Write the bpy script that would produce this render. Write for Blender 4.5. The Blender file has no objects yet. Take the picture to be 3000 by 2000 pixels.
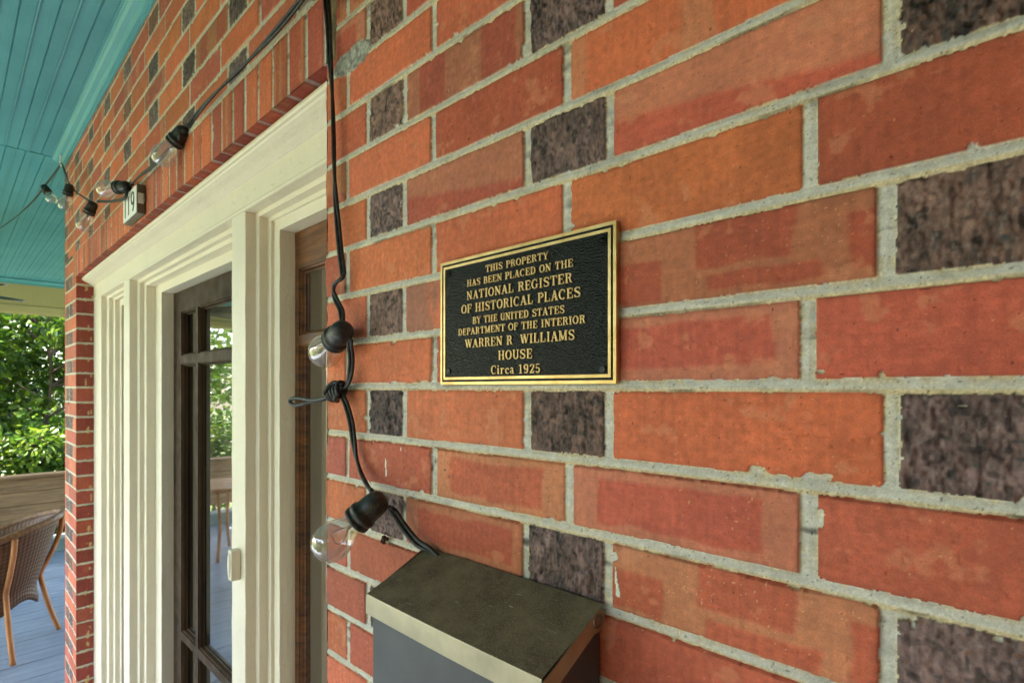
import bpy, bmesh, math, random
import numpy as np
from mathutils import Vector, Matrix
random.seed(7)
C = bpy.context.scene
COL = C.collection
EYE = 1.70                       # eye height above the porch floor
F, CS, SN, HZ, DW = 1578.0, 0.689, 0.7247, 1135.0, 0.4146   # lens (px of a 3000 px frame), view direction, horizon row, metres to the wall

# ------------------------------------------------------------------ camera, sky, sun, exposure
cd = bpy.data.cameras.new('camera'); cam = bpy.data.objects.new('camera', cd); COL.objects.link(cam)
cd.sensor_width = 36; cd.lens = F/3000*36; cd.shift_y = (HZ-1000)/3000
cd.clip_start = 0.02; cd.clip_end = 500
cam.location = (0, -DW, EYE); cam.rotation_euler = (math.pi/2, 0, math.atan2(CS, SN))
cd.dof.use_dof = True; cd.dof.focus_distance = 0.62; cd.dof.aperture_fstop = 13
C.camera = cam
w = bpy.data.worlds.new('World'); C.world = w; w.use_nodes = True
SUN_EL, SUN_AZ = math.radians(58), math.radians(205)    # azimuth: compass bearing, +Y is north
nt = w.node_tree; bg = nt.nodes['Background']
sky = nt.nodes.new('ShaderNodeTexSky'); sky.sky_type = 'NISHITA'; sky.sun_disc = False
sky.sun_elevation = SUN_EL; sky.sun_rotation = SUN_AZ; sky.air_density = 1.0; sky.dust_density = 2.5
nt.links.new(sky.outputs[0], bg.inputs[0]); bg.inputs[1].default_value = 0.15
sl = bpy.data.lights.new('sun', 'SUN'); sl.energy = 3.3; sl.angle = math.radians(0.5); sl.color = (1, .95, .86)
so = bpy.data.objects.new('sun', sl); COL.objects.link(so)
sd = Vector((math.sin(SUN_AZ)*math.cos(SUN_EL), math.cos(SUN_AZ)*math.cos(SUN_EL), math.sin(SUN_EL)))
so.rotation_euler = sd.to_track_quat('Z', 'Y').to_euler()
C.view_settings.view_transform = 'Standard'; C.view_settings.look = 'None'
C.view_settings.exposure = 3.5; C.view_settings.gamma = 1
C.cycles.max_bounces = 10; C.cycles.diffuse_bounces = 6; C.cycles.transparent_max_bounces = 24

# ------------------------------------------------------------------ helpers
def at(px, py, y=0.0, depth=None):
    """point of the place seen at a pixel of the 3000x2000 photograph, on the plane Y=y (or at a depth)"""
    q = (px-1500)/F
    t = depth if depth else (DW+y)/(SN+CS*q)
    return Vector((t*(-CS+SN*q), -DW+t*(SN+CS*q), EYE+t*(HZ-py)/F))
def srgb(r, g, b):
    f = lambda c: (c/12.92 if c <= .04045 else ((c+.055)/1.055)**2.4)
    return (f(r/255), f(g/255), f(b/255), 1)
def obj(name, verts, faces, mat=None, parent=None, smooth=False):
    me = bpy.data.meshes.new(name); me.from_pydata([tuple(v) for v in verts], [], faces); me.update()
    return link(name, me, mat, parent, smooth)
def link(name, me, mat=None, parent=None, smooth=False):
    o = bpy.data.objects.new(name, me); COL.objects.link(o)
    if mat: me.materials.append(mat)
    if smooth:
        me.polygons.foreach_set('use_smooth', [True]*len(me.polygons))
    if parent:
        o.parent = parent
        o.matrix_parent_inverse = Matrix.Translation(-parent.location)
    return o
def tag(o, label=None, cat=None, group=None, kind=None):
    if label: o['label'] = label
    if cat: o['category'] = cat
    if group: o['group'] = group
    if kind: o['kind'] = kind
    return o
def thing(name, label, cat, loc=(0, 0, 0), group=None):
    o = bpy.data.objects.new(name, None); COL.objects.link(o); o.location = loc; o.empty_display_size = .1
    return tag(o, label, cat, group)
class MB:
    def __init__(s): s.v = []; s.f = []
    def add(s, v, f):
        n = len(s.v); s.v += [Vector(p) for p in v]; s.f += [tuple(i+n for i in q) for q in f]
    def box(s, x0, x1, y0, y1, z0, z1):
        s.add([(x, y, z) for x in (x0, x1) for y in (y0, y1) for z in (z0, z1)],
              [(0, 1, 3, 2), (4, 6, 7, 5), (0, 4, 5, 1), (2, 3, 7, 6), (0, 2, 6, 4), (1, 5, 7, 3)])
    def tube(s, pts, r, n=10, caps=True):
        pts = [Vector(p) for p in pts]; m = len(pts)
        rr = r if isinstance(r, (list, tuple)) else [r]*m
        t0 = (pts[1]-pts[0]).normalized()
        u = t0.orthogonal().normalized(); rings = []
        for i in range(m):
            t = (pts[min(i+1, m-1)]-pts[max(i-1, 0)]).normalized()
            u = (u-t*u.dot(t)).normalized(); b = t.cross(u)
            rings += [pts[i]+(u*math.cos(2*math.pi*k/n)+b*math.sin(2*math.pi*k/n))*rr[i] for k in range(n)]
        f = [(i*n+k, i*n+(k+1) % n, (i+1)*n+(k+1) % n, (i+1)*n+k) for i in range(m-1) for k in range(n)]
        if caps: f += [tuple(range(n))[::-1], tuple((m-1)*n+k for k in range(n))]
        s.add(rings, f)
    def lathe(s, prof, o, ax, n=28):
        o = Vector(o); ax = Vector(ax).normalized(); u = ax.orthogonal().normalized(); b = ax.cross(u)
        vs = [o+ax*d+(u*math.cos(2*math.pi*k/n)+b*math.sin(2*math.pi*k/n))*max(r, 1e-5) for d, r in prof for k in range(n)]
        s.add(vs, [(i*n+k, i*n+(k+1) % n, (i+1)*n+(k+1) % n, (i+1)*n+k) for i in range(len(prof)-1) for k in range(n)])
    def build(s, name, mat=None, parent=None, smooth=False, bevel=0, seg=2):
        me = bpy.data.meshes.new(name); me.from_pydata([tuple(v) for v in s.v], [], s.f)
        bm = bmesh.new(); bm.from_mesh(me)
        bmesh.ops.recalc_face_normals(bm, faces=bm.faces)
        if bevel:
            es = [e for e in bm.edges if len(e.link_faces) == 2 and e.calc_face_angle(0) > .5]
            bmesh.ops.bevel(bm, geom=es, offset=bevel, segments=seg, affect='EDGES', profile=.6)
        bm.to_mesh(me); bm.free()
        return link(name, me, mat, parent, smooth)
def smooth_path(pts, k=6):
    """Catmull-Rom through the points"""
    pts = [Vector(p) for p in pts]; out = []
    for i in range(len(pts)-1):
        p0, p1, p2, p3 = pts[max(i-1, 0)], pts[i], pts[i+1], pts[min(i+2, len(pts)-1)]
        for j in range(k):
            t = j/k
            out.append(.5*((2*p1)+(p2-p0)*t+(2*p0-5*p1+4*p2-p3)*t*t+(3*p1-p0-3*p2+p3)*t**3))
    return out+[pts[-1]]

# ------------------------------------------------------------------ materials
def mat(name, col=(.5, .5, .5, 1), rough=.6, metal=0, spec=.5):
    m = bpy.data.materials.new(name); m.use_nodes = True
    b = m.node_tree.nodes['Principled BSDF']
    b.inputs['Base Color'].default_value = col; b.inputs['Roughness'].default_value = rough
    b.inputs['Metallic'].default_value = metal; b.inputs['Specular IOR Level'].default_value = spec
    return m
class NT:
    def __init__(s, m): s.m = m; s.t = m.node_tree; s.b = s.t.nodes['Principled BSDF']; s.tc = s.t.nodes.new('ShaderNodeTexCoord')
    def n(s, ty, **kw):
        x = s.t.nodes.new(ty)
        for k, v in kw.items(): setattr(x, k, v)
        return x
    def l(s, a, b): s.t.links.new(a, b)
    def map(s, scale, rot=(0, 0, 0)):
        x = s.n('ShaderNodeMapping'); x.inputs['Scale'].default_value = scale; x.inputs['Rotation'].default_value = rot
        s.l(s.tc.outputs['Object'], x.inputs[0]); return x.outputs[0]
    def noise(s, scale, detail=4, rough=.55, vec=None):
        x = s.n('ShaderNodeTexNoise'); x.inputs['Scale'].default_value = scale
        x.inputs['Detail'].default_value = detail; x.inputs['Roughness'].default_value = rough
        s.l(vec if vec else s.tc.outputs['Object'], x.inputs['Vector']); return x.outputs[0]
    def ramp(s, fac, stops):
        x = s.n('ShaderNodeValToRGB'); e = x.color_ramp.elements
        while len(e) < len(stops): e.new(.5)
        for i, (p, c) in enumerate(stops): e[i].position = p; e[i].color = c
        s.l(fac, x.inputs[0]); return x.outputs[0]
    def mix(s, fac, a, b, mode='MIX'):
        x = s.n('ShaderNodeMix', data_type='RGBA', blend_type=mode)
        for sock, v in ((x.inputs[0], fac), (x.inputs[6], a), (x.inputs[7], b)):
            if hasattr(v, 'is_linked'): s.l(v, sock)
            else: sock.default_value = v
        return x.outputs[2]
    def bump(s, h, dist, strength=1.0, prev=None):
        x = s.n('ShaderNodeBump'); x.inputs['Distance'].default_value = dist; x.inputs['Strength'].default_value = strength
        s.l(h, x.inputs['Height'])
        if prev: s.l(prev, x.inputs['Normal'])
        s.l(x.outputs[0], s.b.inputs['Normal']); return x.outputs[0]
    def col(s, o): s.l(o, s.b.inputs['Base Color'])
    def rough(s, o): s.l(o, s.b.inputs['Roughness'])
G = lambda v: (v, v, v, 1)

M = {}
def mk_brick():
    m = mat('brick_and_mortar', rough=.8, spec=.35); t = NT(m)
    a = t.n('ShaderNodeAttribute'); a.attribute_name = 'albedo'
    f = t.ramp(t.noise(1100, 3, .7), [(.3, G(.80)), (.7, G(1.18))])
    g = t.ramp(t.noise(140, 5, .6), [(.3, G(.90)), (.7, G(1.10))])
    c = t.mix(1, a.outputs[0], f, 'MULTIPLY'); c = t.mix(1, c, g, 'MULTIPLY'); t.col(c)
    sp_ = t.ramp(t.noise(2100, 2, .6), [(.30, G(.55)), (.38, G(1))]); c = t.mix(.4, c, sp_, 'MULTIPLY'); t.col(c)
    lt = t.ramp(t.noise(1500, 2, .6, t.map((1, 1, 1), (.4, .3, .2))), [(.68, G(0)), (.74, G(.5))]); t.col(t.mix(lt, c, srgb(226, 190, 150)))
    h = t.noise(1700, 4, .7); b1 = t.bump(h, .0007, .6); t.bump(sp_, .0007, .5, b1)
    t.rough(t.ramp(t.noise(200, 3), [(.3, G(.5)), (.7, G(.8))]))
    return m
M['brick'] = mk_brick()
def mk_cream(name='cream_paint', c=(232, 221, 198)):
    m = mat(name, srgb(*c), .42, 0, .45); t = NT(m)
    n1 = t.noise(9, 5, .6); n2 = t.noise(160, 3, .6)
    t.col(t.mix(n1, srgb(*(v*.96 for v in c)), srgb(*(min(255, v*1.035) for v in c))))
    v = t.map((70, 70, 6)); b = t.bump(t.noise(1, 5, .65, v), .0035, .6)
    lump = t.ramp(t.noise(26, 3, .6), [(.60, G(0)), (.68, G(1))]); b = t.bump(lump, .0016, .5, b)
    t.bump(n2, .0008, .45, b)
    return m
M['cream'] = mk_cream(); M['tan'] = mk_cream('tan_paint', (186, 168, 118))
def mk_teal():
    m = mat('teal_paint', rough=.42, spec=.5); t = NT(m)
    n = t.noise(3.5, 5, .6)
    t.col(t.ramp(n, [(.3, srgb(78, 148, 158)), (.7, srgb(94, 164, 172))]))
    b = t.bump(t.noise(1, 4, .6, t.map((4, 90, 90))), .0025, .5); t.bump(t.noise(14, 5, .65), .004, .5, b)
    return m
M['teal'] = mk_teal()
def mk_wood(name, c0, c1, rough=.5, sc=(30, 30, 3), bump=.0012, spec=.45):
    m = mat(name, rough=rough, spec=spec); t = NT(m)
    n = t.noise(1, 6, .65, t.map(sc)); t.col(t.ramp(n, [(.32, srgb(*c0)), (.68, srgb(*c1))]))
    t.bump(n, bump, .6)
    t.rough(t.ramp(t.noise(14, 4), [(.3, G(rough*.7)), (.7, G(min(1, rough*1.4)))]))
    return m
M['door_wood'] = mk_wood('dark_varnished_wood', (40, 28, 17), (70, 50, 31), .5, spec=.12)
M['sash_wood'] = mk_wood('weathered_dark_wood', (48, 33, 24), (128, 80, 44), .45, (7, 30, 70), spec=.3)
M['old_wood'] = mk_wood('weathered_planks', (104, 78, 50), (158, 124, 84), .8, (30, 2.5, 40))
M['cane'] = mk_wood('cane_pole', (150, 92, 44), (196, 132, 70), .4, (20, 20, 4))
def mk_weave():
    m = mat('woven_rattan', rough=.6); t = NT(m)
    uv = t.n('ShaderNodeUVMap').outputs[0]
    w1 = t.n('ShaderNodeTexWave'); w1.inputs['Scale'].default_value = 1; w1.bands_direction = 'X'
    w2 = t.n('ShaderNodeTexWave'); w2.inputs['Scale'].default_value = 1; w2.bands_direction = 'Y'
    for wv, s in ((w1, (7, 1, 1)), (w2, (1, 6, 1))):
        mp = t.n('ShaderNodeMapping'); mp.inputs['Scale'].default_value = s; t.l(uv, mp.inputs[0]); t.l(mp.outputs[0], wv.inputs[0])
        wv.inputs['Distortion'].default_value = .3
    mx = t.mix(.5, w1.outputs[0], w2.outputs[0])
    t.col(t.mix(t.noise(18, 4), t.mix(mx, srgb(64, 38, 16), srgb(124, 82, 38)), t.mix(mx, srgb(52, 30, 12), srgb(100, 62, 26))))
    t.bump(mx, .004, .8); return m
M['weave'] = mk_weave()
M['rim'] = mk_wood('braided_rattan_rim', (84, 56, 30), (150, 110, 66), .6, (55, 55, 55), .004)
def mk_floor():
    m = mat('painted_floor_boards', rough=.38, spec=.5); t = NT(m)
    t.col(t.ramp(t.noise(2.2, 5, .65), [(.3, srgb(116, 128, 140)), (.7, srgb(140, 151, 160))]))
    t.bump(t.noise(1, 4, .6, t.map((60, 3, 3))), .002, .4)
    t.rough(t.ramp(t.noise(5, 4), [(.3, G(.28)), (.7, G(.52))])); return m
M['floor'] = mk_floor()
def mk_black(name='black_rubber', c=(24, 25, 26), rough=.5, dirt=(96, 88, 70), thr=.62):
    m = mat(name, rough=rough, spec=.5); t = NT(m)
    t.col(t.ramp(t.noise(130, 6, .7), [(.45, srgb(*c)), (thr, srgb(*((a*.6+b*.4) for a, b in zip(c, dirt)))), (.85, srgb(*dirt))]))
    t.bump(t.noise(700, 3), .0006, .4); return m
M['rubber'] = mk_black(); M['socket'] = mk_black('dusty_bakelite', (24, 25, 25), .42, (104, 94, 70), .58)
def mk_clear(name, lo, hi, power, tint=1.0, gl=.02, sheen=0):
    """thin clear glass: mirror share rises towards grazing view, the same from both sides"""
    m = bpy.data.materials.new(name); m.use_nodes = True; t = m.node_tree; t.nodes.clear()
    o = t.nodes.new('ShaderNodeOutputMaterial'); mx = t.nodes.new('ShaderNodeMixShader'); fr = t.nodes.new('ShaderNodeLayerWeight'); fr.inputs[0].default_value = .5
    pw = t.nodes.new('ShaderNodeMath'); pw.operation = 'POWER'; pw.inputs[1].default_value = power
    ma = t.nodes.new('ShaderNodeMath'); ma.operation = 'MULTIPLY_ADD'; ma.inputs[1].default_value = hi-lo; ma.inputs[2].default_value = lo
    tr = t.nodes.new('ShaderNodeBsdfTransparent'); g = t.nodes.new('ShaderNodeBsdfGlossy')
    tr.inputs[0].default_value = (tint, tint*.995, tint*.97, 1); g.inputs['Roughness'].default_value = gl
    if sheen:
        df = t.nodes.new('ShaderNodeBsdfDiffuse'); df.inputs[0].default_value = srgb(250, 232, 216); m2 = t.nodes.new('ShaderNodeMixShader'); m2.inputs[0].default_value = sheen  # pale diffuse share imitates the milky reflection on the bulbs
        t.links.new(tr.outputs[0], m2.inputs[1]); t.links.new(df.outputs[0], m2.inputs[2]); base_ = m2
    else: base_ = tr
    for a, b in ((fr.outputs['Facing'], pw.inputs[0]), (pw.outputs[0], ma.inputs[0]), (ma.outputs[0], mx.inputs[0]), (base_.outputs[0], mx.inputs[1]), (g.outputs[0], mx.inputs[2]), (mx.outputs[0], o.inputs[0])): t.links.new(a, b)
    return m
M['bulb'] = mk_clear('clear_bulb_glass', .12, 1.0, 2.3, .94, .03, .13); M['pane'] = mk_clear('window_glass', .04, .72, 1.0, .8, .02)
M['wire'] = mat('filament_wire', srgb(120, 110, 100), .35, 1)
M['base'] = mat('bulb_cap_metal', srgb(190, 170, 120), .35, 1)
def mk_brass():
    m = mat('brushed_brass', srgb(214, 178, 96), .3, 1); t = NT(m)
    t.rough(t.ramp(t.noise(1, 4, .6, t.map((30, 900, 900))), [(.3, G(.30)), (.7, G(.5))]))
    t.col(t.ramp(t.noise(60, 5), [(.3, srgb(176, 146, 92)), (.7, srgb(206, 180, 126))]))
    return m
M['brass'] = mk_brass()
M['letter'] = mat('satin_brass_letter', srgb(204, 172, 114), .5, .45)
def mk_enamel():
    m = mat('black_enamel', srgb(7, 11, 6), .11, 0, .13); t = NT(m)
    t.bump(t.noise(600, 1, .4), .0011, .9); return m
M['enamel'] = mk_enamel()
def mk_lid():
    m = mat('dusty_bronze_metal', rough=.5, metal=.55); t = NT(m)
    d = t.noise(34, 6, .65); s = t.noise(900, 2, .6)
    gm = t.n('ShaderNodeNewGeometry'); sp = t.n('ShaderNodeSeparateXYZ'); t.l(gm.outputs['Normal'], sp.inputs[0])
    up = t.ramp(sp.outputs[2], [(.55, G(0)), (.75, G(1))])           # dust settles on the upward faces
    clean = t.ramp(t.noise(22, 4), [(.35, srgb(140, 130, 104)), (.7, srgb(168, 156, 126))])
    dust = t.mix(t.ramp(s, [(.5, G(0)), (.72, G(1))]), t.ramp(d, [(.35, srgb(74, 62, 46)), (.65, srgb(112, 98, 72))]), srgb(132, 124, 88))
    t.col(t.mix(up, clean, dust))
    inv = t.n('ShaderNodeMath', operation='MULTIPLY_ADD'); inv.inputs[1].default_value = -.38; inv.inputs[2].default_value = .45
    t.l(up, inv.inputs[0]); t.l(inv.outputs[0], t.b.inputs['Metallic'])
    r = t.n('ShaderNodeMath', operation='MULTIPLY_ADD'); r.inputs[1].default_value = .42; r.inputs[2].default_value = .34
    t.l(up, r.inputs[0]); t.rough(r.outputs[0])
    t.bump(s, .0005, .5); return m
def add_scratches(m, colr):
    t = NT(m); src = t.b.inputs['Base Color'].links[0].from_socket
    a = t.ramp(t.noise(1, 2, .5, t.map((30, 60, 900), (.2, .5, .3))), [(.70, G(0)), (.72, G(1))]); k = t.ramp(t.noise(9, 3), [(.52, G(0)), (.62, G(.8))])
    t.col(t.mix(t.mix(1, a, k, 'MULTIPLY'), src, colr))
M['lid'] = mk_lid(); add_scratches(M['lid'], srgb(216, 204, 160))
def mk_box():
    m = mat('dark_grey_metal', srgb(72, 74, 78), .48, .35, .5); t = NT(m)
    t.col(t.ramp(t.noise(12, 5), [(.3, srgb(58, 58, 59)), (.7, srgb(74, 74, 74))])); t.bump(t.noise(1200, 2), .0003, .3); return m
M['box'] = mk_box(); add_scratches(M['box'], srgb(128, 128, 126))
M['steel'] = mat('dull_steel', srgb(120, 112, 100), .32, 1)
M['white'] = mat('white_plastic', srgb(232, 230, 216), .4)
M['signface'] = mat('white_sign_face', srgb(250, 248, 240), .5)
M['ink'] = mat('black_numeral', srgb(22, 22, 22), .5)
M['pewter'] = mat('grey_sign_case', srgb(104, 96, 80), .45, .2)
M['green'] = mk_wood('grey_green_paint', (104, 122, 112), (124, 140, 128), .5, (3, 8, 8))
M['fan'] = mat('dark_fan_wood', srgb(44, 34, 28), .4)
M['room'] = mat('dim_room_plaster', srgb(92, 88, 76), .9)
def mk_leaf(name, a, b, c):
    m = mat(name, rough=.38, spec=.5); t = NT(m)
    oi = t.n('ShaderNodeAttribute'); oi.attribute_name = 'tone'
    t.col(t.ramp(oi.outputs['Fac'], [(0, srgb(*a)), (.55, srgb(*b)), (1, srgb(*c))]))
    t.b.inputs['Transmission Weight'].default_value = 0
    sub = t.n('ShaderNodeBsdfTranslucent'); mx = t.n('ShaderNodeMixShader'); mx.inputs[0].default_value = .35
    t.l(t.b.inputs['Base Color'].links[0].from_socket, sub.inputs[0])
    out = t.t.nodes['Material Output']; t.l(t.b.outputs[0], mx.inputs[1]); t.l(sub.outputs[0], mx.inputs[2]); t.l(mx.outputs[0], out.inputs[0])
    return m
M['leaf'] = mk_leaf('broad_leaf', (40, 72, 12), (74, 108, 22), (122, 140, 40))
M['bark'] = mk_wood('bark', (70, 56, 42), (112, 92, 72), .9, (20, 20, 4), .01)
def mk_grass():
    m = mat('lawn_grass', rough=.9); t = NT(m)
    t.col(t.ramp(t.noise(3, 8, .7), [(.3, srgb(70, 82, 38)), (.7, srgb(112, 122, 60))])); t.bump(t.noise(40, 4), .04, .6); return m
M['grass'] = mk_grass()

# ------------------------------------------------------------------ brickwork as a height field
def hsh(ix, iy, seed):
    a = (ix.astype(np.int64)*374761393+iy.astype(np.int64)*668265263+seed*974634777) & 0xffffffff
    a = ((a ^ (a >> 13))*1274126177) & 0xffffffff; a = ((a ^ (a >> 16))*2246822519) & 0xffffffff
    return ((a ^ (a >> 15)) & 0xffffff)/float(0xffffff)
def vn(x, y, seed):
    xi = np.floor(x); yi = np.floor(y); fx = x-xi; fy = y-yi
    fx = fx*fx*(3-2*fx); fy = fy*fy*(3-2*fy); xi = xi.astype(np.int64); yi = yi.astype(np.int64)
    a = hsh(xi, yi, seed); b = hsh(xi+1, yi, seed); c = hsh(xi, yi+1, seed); d = hsh(xi+1, yi+1, seed)
    return (a*(1-fx)+b*fx)*(1-fy)+(c*(1-fx)+d*fx)*fy
def fbm(x, y, seed, oc=3):
    s = 0; w = 0; a = 1.
    for o in range(oc): s = s+a*vn(x*2**o, y*2**o, seed+o*17); w += a; a *= .55
    return s/w
def ss(a, b, x): t = np.clip((x-a)/(b-a), 0, 1); return t*t*(3-2*t)
H = .068                                                   # course height
WX = [-3.3, -1.5, -.777, -.5, -.235, -.05, .3]; WW = [.99, 1.012, 1.014, 1.005, .99, .998, 1.]   # the courses are not dead level
HDR = [-.935, -.679, -.5902, -.3737, -.2732, -.0627, .038, .252, .352, .566, .666, .88, .98, 1.2, 1.3, 1.52, 1.62, 1.84, 1.94, 2.16, 2.26, 2.48, 2.58, 2.8, 2.9, 3.2]
STR = [-.95, -.735, -.5264, -.3212, -.1076, .106, .32, .534, .748, .962, 1.176, 1.39, 1.604, 1.818, 2.032, 2.246, 2.46, 2.674, 2.888, 3.2]
# look of the bricks near the plaque: (course, index) -> tone, marking
LOOK = {(5, 0): 'r', (5, 2): 'B', (6, 1): 'o', (6, 2): 'o', (6, 3): 'o', (4, 1): 'o', (4, 2): 'r', (4, 3): 'Po', (3, 2): 'D', (3, 4): 'D',
        (2, 1): 'o', (2, 2): 'o', (2, 3): 'o', (2, 4): 'E', (1, 0): 'o', (1, 2): 'S', (1, 4): 'M', (0, 0): 'o', (0, 1): 'o', (0, 2): 'r', (0, 3): 'R', (0, 4): 'E',
        (-1, 0): 'o', (-1, 2): 'o', (-1, 4): 'o', (-2, 0): 'r', (-2, 1): 'r', (-2, 2): 'R', (-2, 3): 'R', (-2, 4): 'r', (-3, 0): 'o', (-3, 2): 'R', (-3, 4): 'M',
        (-4, 0): 'r', (-4, 1): 'r', (-4, 2): 'r', (-4, 3): 'r', (-5, 0): 'r', (-5, 2): 'r', (-5, 4): 'r', (3, 0): 'o'}
TONE = {'o': (206, 109, 70), 'r': (182, 89, 63), 't': (188, 115, 82), 'd': (118, 94, 90), 'w': (126, 95, 82)}
lin = lambda c: np.where(c <= .04045, c/12.92, ((c+.055)/1.055)**2.4)
def layout_main(i):
    return ([-.935]+HDR[1:], True) if i % 2 else (STR, False)
def layout_left(i): return (HDRL, True) if i % 2 else (STRL, False)
HDRL = sorted(sum([[-1.2299+n*.3252, -1.1246+n*.3252] for n in range(-9, 2)], []))
STRL = sorted([-1.2761+n*.2168 for n in range(-12, 4)])
PH = [-3.9, -3.47, -3.37, -3.262, -3.0]; PS = [-3.9, -3.395, -3.0]
def layout_pier(i): return (PH, True) if i % 2 else (PS, False)
def layout_reveal(i): return ([-9, 9], False)
ROW = [-.803-n*.0667 for n in range(0, 38)][::-1]
def field(U, V, lay, kind='main', seed=0):
    """U along the wall, V height above the eye -> relief (metres) and albedo"""
    W = np.interp(U, WX, WW) if kind in ('main', 'left', 'pier') else np.ones_like(U)
    Vc = V/W
    if kind == 'row': ci = np.zeros(U.shape, int); z0 = np.full(U.shape, .5005); z1 = np.full(U.shape, .6305); 
    else:
        ci = np.floor(Vc/H).astype(int); z0 = ci*H; z1 = z0+H
        wob = (hsh(ci, ci*0+3, 5)-.5)*.003; wob1 = (hsh(ci+1, ci*0+3, 5)-.5)*.003
        z0 = z0+wob; z1 = z1+wob1
        if kind == 'left': z0 = np.where(ci == 9, .626, z0)
    L = np.zeros_like(U); R = np.zeros_like(U); K = np.zeros(U.shape, int); dark = np.zeros(U.shape, bool)
    for i in np.unique(ci):
        s = ci == i
        J, alt = (ROW, False) if kind == 'row' else lay(int(i))
        J = np.array([-50.]+list(J)+[50.]); jj = J+(hsh(np.arange(len(J)), np.full(len(J), int(i)), 9)-.5)*.004
        k = np.clip(np.searchsorted(jj, U[s])-1, 0, len(jj)-2)
        L[s] = jj[k]; R[s] = jj[k+1]; K[s] = k
        if alt:
            wd = jj[k+1]-jj[k]; dark[s] = wd < .135
    if kind == 'main': K = K-1
    rnd = lambda n: hsh(K+int(seed), ci, 100+n)
    hb = .0049; hj = .0050+(rnd(8)-.5)*.002
    amp = np.where(dark, 1.8, 1.0)
    # ragged arrises
    n1 = (vn(U*480, V*480, 1)-.5)*.0006+(vn(U*150, V*150, 2)-.5)*.0005+(vn(U*30, V*30, 3)-.5)*.0006
    n2 = (vn(U*480, V*480, 4)-.5)*.0006+(vn(U*140, V*140, 5)-.5)*.0005+(vn(U*30, V*30, 6)-.5)*.0006
    chip = np.clip(fbm(U*90, V*90, 7, 2)-.74, 0, 1)*.030*(rnd(11) > .55)+np.clip(fbm(U*34, V*34, 8, 3)-.72, 0, 1)*.045*(rnd(12) > .6)
    dx = np.minimum(U-L, R-U)-hj+n1*amp-chip*amp
    dv = np.minimum(Vc-z0, z1-Vc)-hb+n2*amp-chip*amp
    r = np.where(dark, .0025, .0014+.003*rnd(9)**3)
    inn = (dx < r) & (dv < r)
    s = np.where(inn, r-np.sqrt(np.maximum(r-dx, 0)**2+np.maximum(r-dv, 0)**2), np.minimum(dx, dv))
    isb = s > 0
    su = (U-L)/np.maximum(R-L, 1e-6); sv = (Vc-z0)/np.maximum(z1-z0, 1e-6)
    # ---- relief
    tilt = (rnd(1)-.5)*.0016+(su-.5)*(rnd(2)-.5)*.0016+(sv-.5)*(rnd(3)-.5)*.0014
    face = tilt+(vn(U*90, V*90, 11)-.5)*.0005
    rough_d = ((vn(U*460, V*210, 12)-.5)*.0015+(vn(U*900, V*420, 13)-.5)*.0011-np.clip(vn(U*230, V*130, 14)-.66, 0, 1)*.007+np.clip(vn(U*150, V*150, 16)-.75, 0, 1)*.007)*(.55+.9*rnd(4))
    pit = np.clip(vn(U*330, V*330, 15)-.86, 0, 1)*-.006
    hB = face+np.where(dark, rough_d, pit)-.0011*np.exp(-np.maximum(s, 0)/.0010)
    hB = hB-.0036*((z1-Vc-hb+n2*amp) < .0013)*(fbm(U*24, V*60, 17, 2) > .42)*(V < -.03)*(~dark)   # shrinkage gap under the bed joint
    inbed = (np.minimum(Vc-z0, z1-Vc) < hb+.001)
    t = np.where(Vc-z0 < z1-Vc, (Vc-z0), -(z1-Vc))/hb           # +1 top of a bed joint, -1 its lower edge
    prof = np.where(t > -.35, -.0004-.0020*(np.maximum(t+.35, 0)/1.35)**1.4, -.0004-.0012*((-.35-t)/.65)**2)
    hd = -.0016-.0008*np.cos(np.clip(dx/.006, -1, 0)*1.5)
    hM = np.where(inbed, prof, hd)+(vn(U*700, V*700, 21)-.5)*.0005+(vn(U*160, V*160, 22)-.5)*.0004
    edge = np.exp(-np.abs(np.minimum(s, 0))/.0012)
    hM = hM-.0007*edge*(vn(U*300, V*300, 23) > .35)+(fbm(U*60, V*60, 24)-.5)*.001
    h = np.where(isb, hB, hM)
    # ---- albedo
    key = np.full(U.shape, -1); codes = ['o', 'r', 'R', 'B', 'D', 'E', 'M', 'S', 'Po']
    pick = rnd(20); key = np.select([pick < .34, pick < .55, pick < .68, pick < .80, pick < .88, pick < .94], [0, 1, 2, 3, 5, 8], 4)
    if kind == 'row': key = np.select([pick < .5, pick < .75, pick < .9], [0, 1, 5], 3)
    if kind == 'left': key = np.select([pick < .5, pick < .72, pick < .8, pick < .92], [0, 1, 2, 3], 5)
    if kind in ('pier', 'reveal'): key = np.where(pick < .5, 0, 1)
    if kind == 'main':
        for (a, b), c in LOOK.items():
            key = np.where((ci == a) & (K == b), codes.index(c), key)
    # position on the brick in metres
    bu = U-L; bv = Vc-z0; bw = R-L; nz = (vn(U*40, V*40, 31)-.5)*.006; soft = .0024
    box_ = lambda a, b, c, d: ss(a-soft, a+soft, bu+nz)*(1-ss(b-soft, b+soft, bu+nz))*ss(c-soft, c+soft, bv+nz)*(1-ss(d-soft, d+soft, bv+nz))
    q1, q2, q3 = rnd(21), rnd(22), rnd(23)
    inner = box_(.016+.02*q1, bw-.014-.02*q2, .011+.006*q3, H-.015)
    band = np.clip(box_(bw*(.1+.2*q1), bw*(.32+.2*q1), -1, 1)+box_(bw*(.62+.1*q2), bw*(.86+.1*q2), -1, 1), 0, 1)
    diag = ss(-.004, .004, (.044-.028*su+.012*(q1-.5))-bv+nz*.6)*1.0
    endb = 1-ss(-.003, .003, bu-bw*(.68+.12*q1)+nz)
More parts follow.
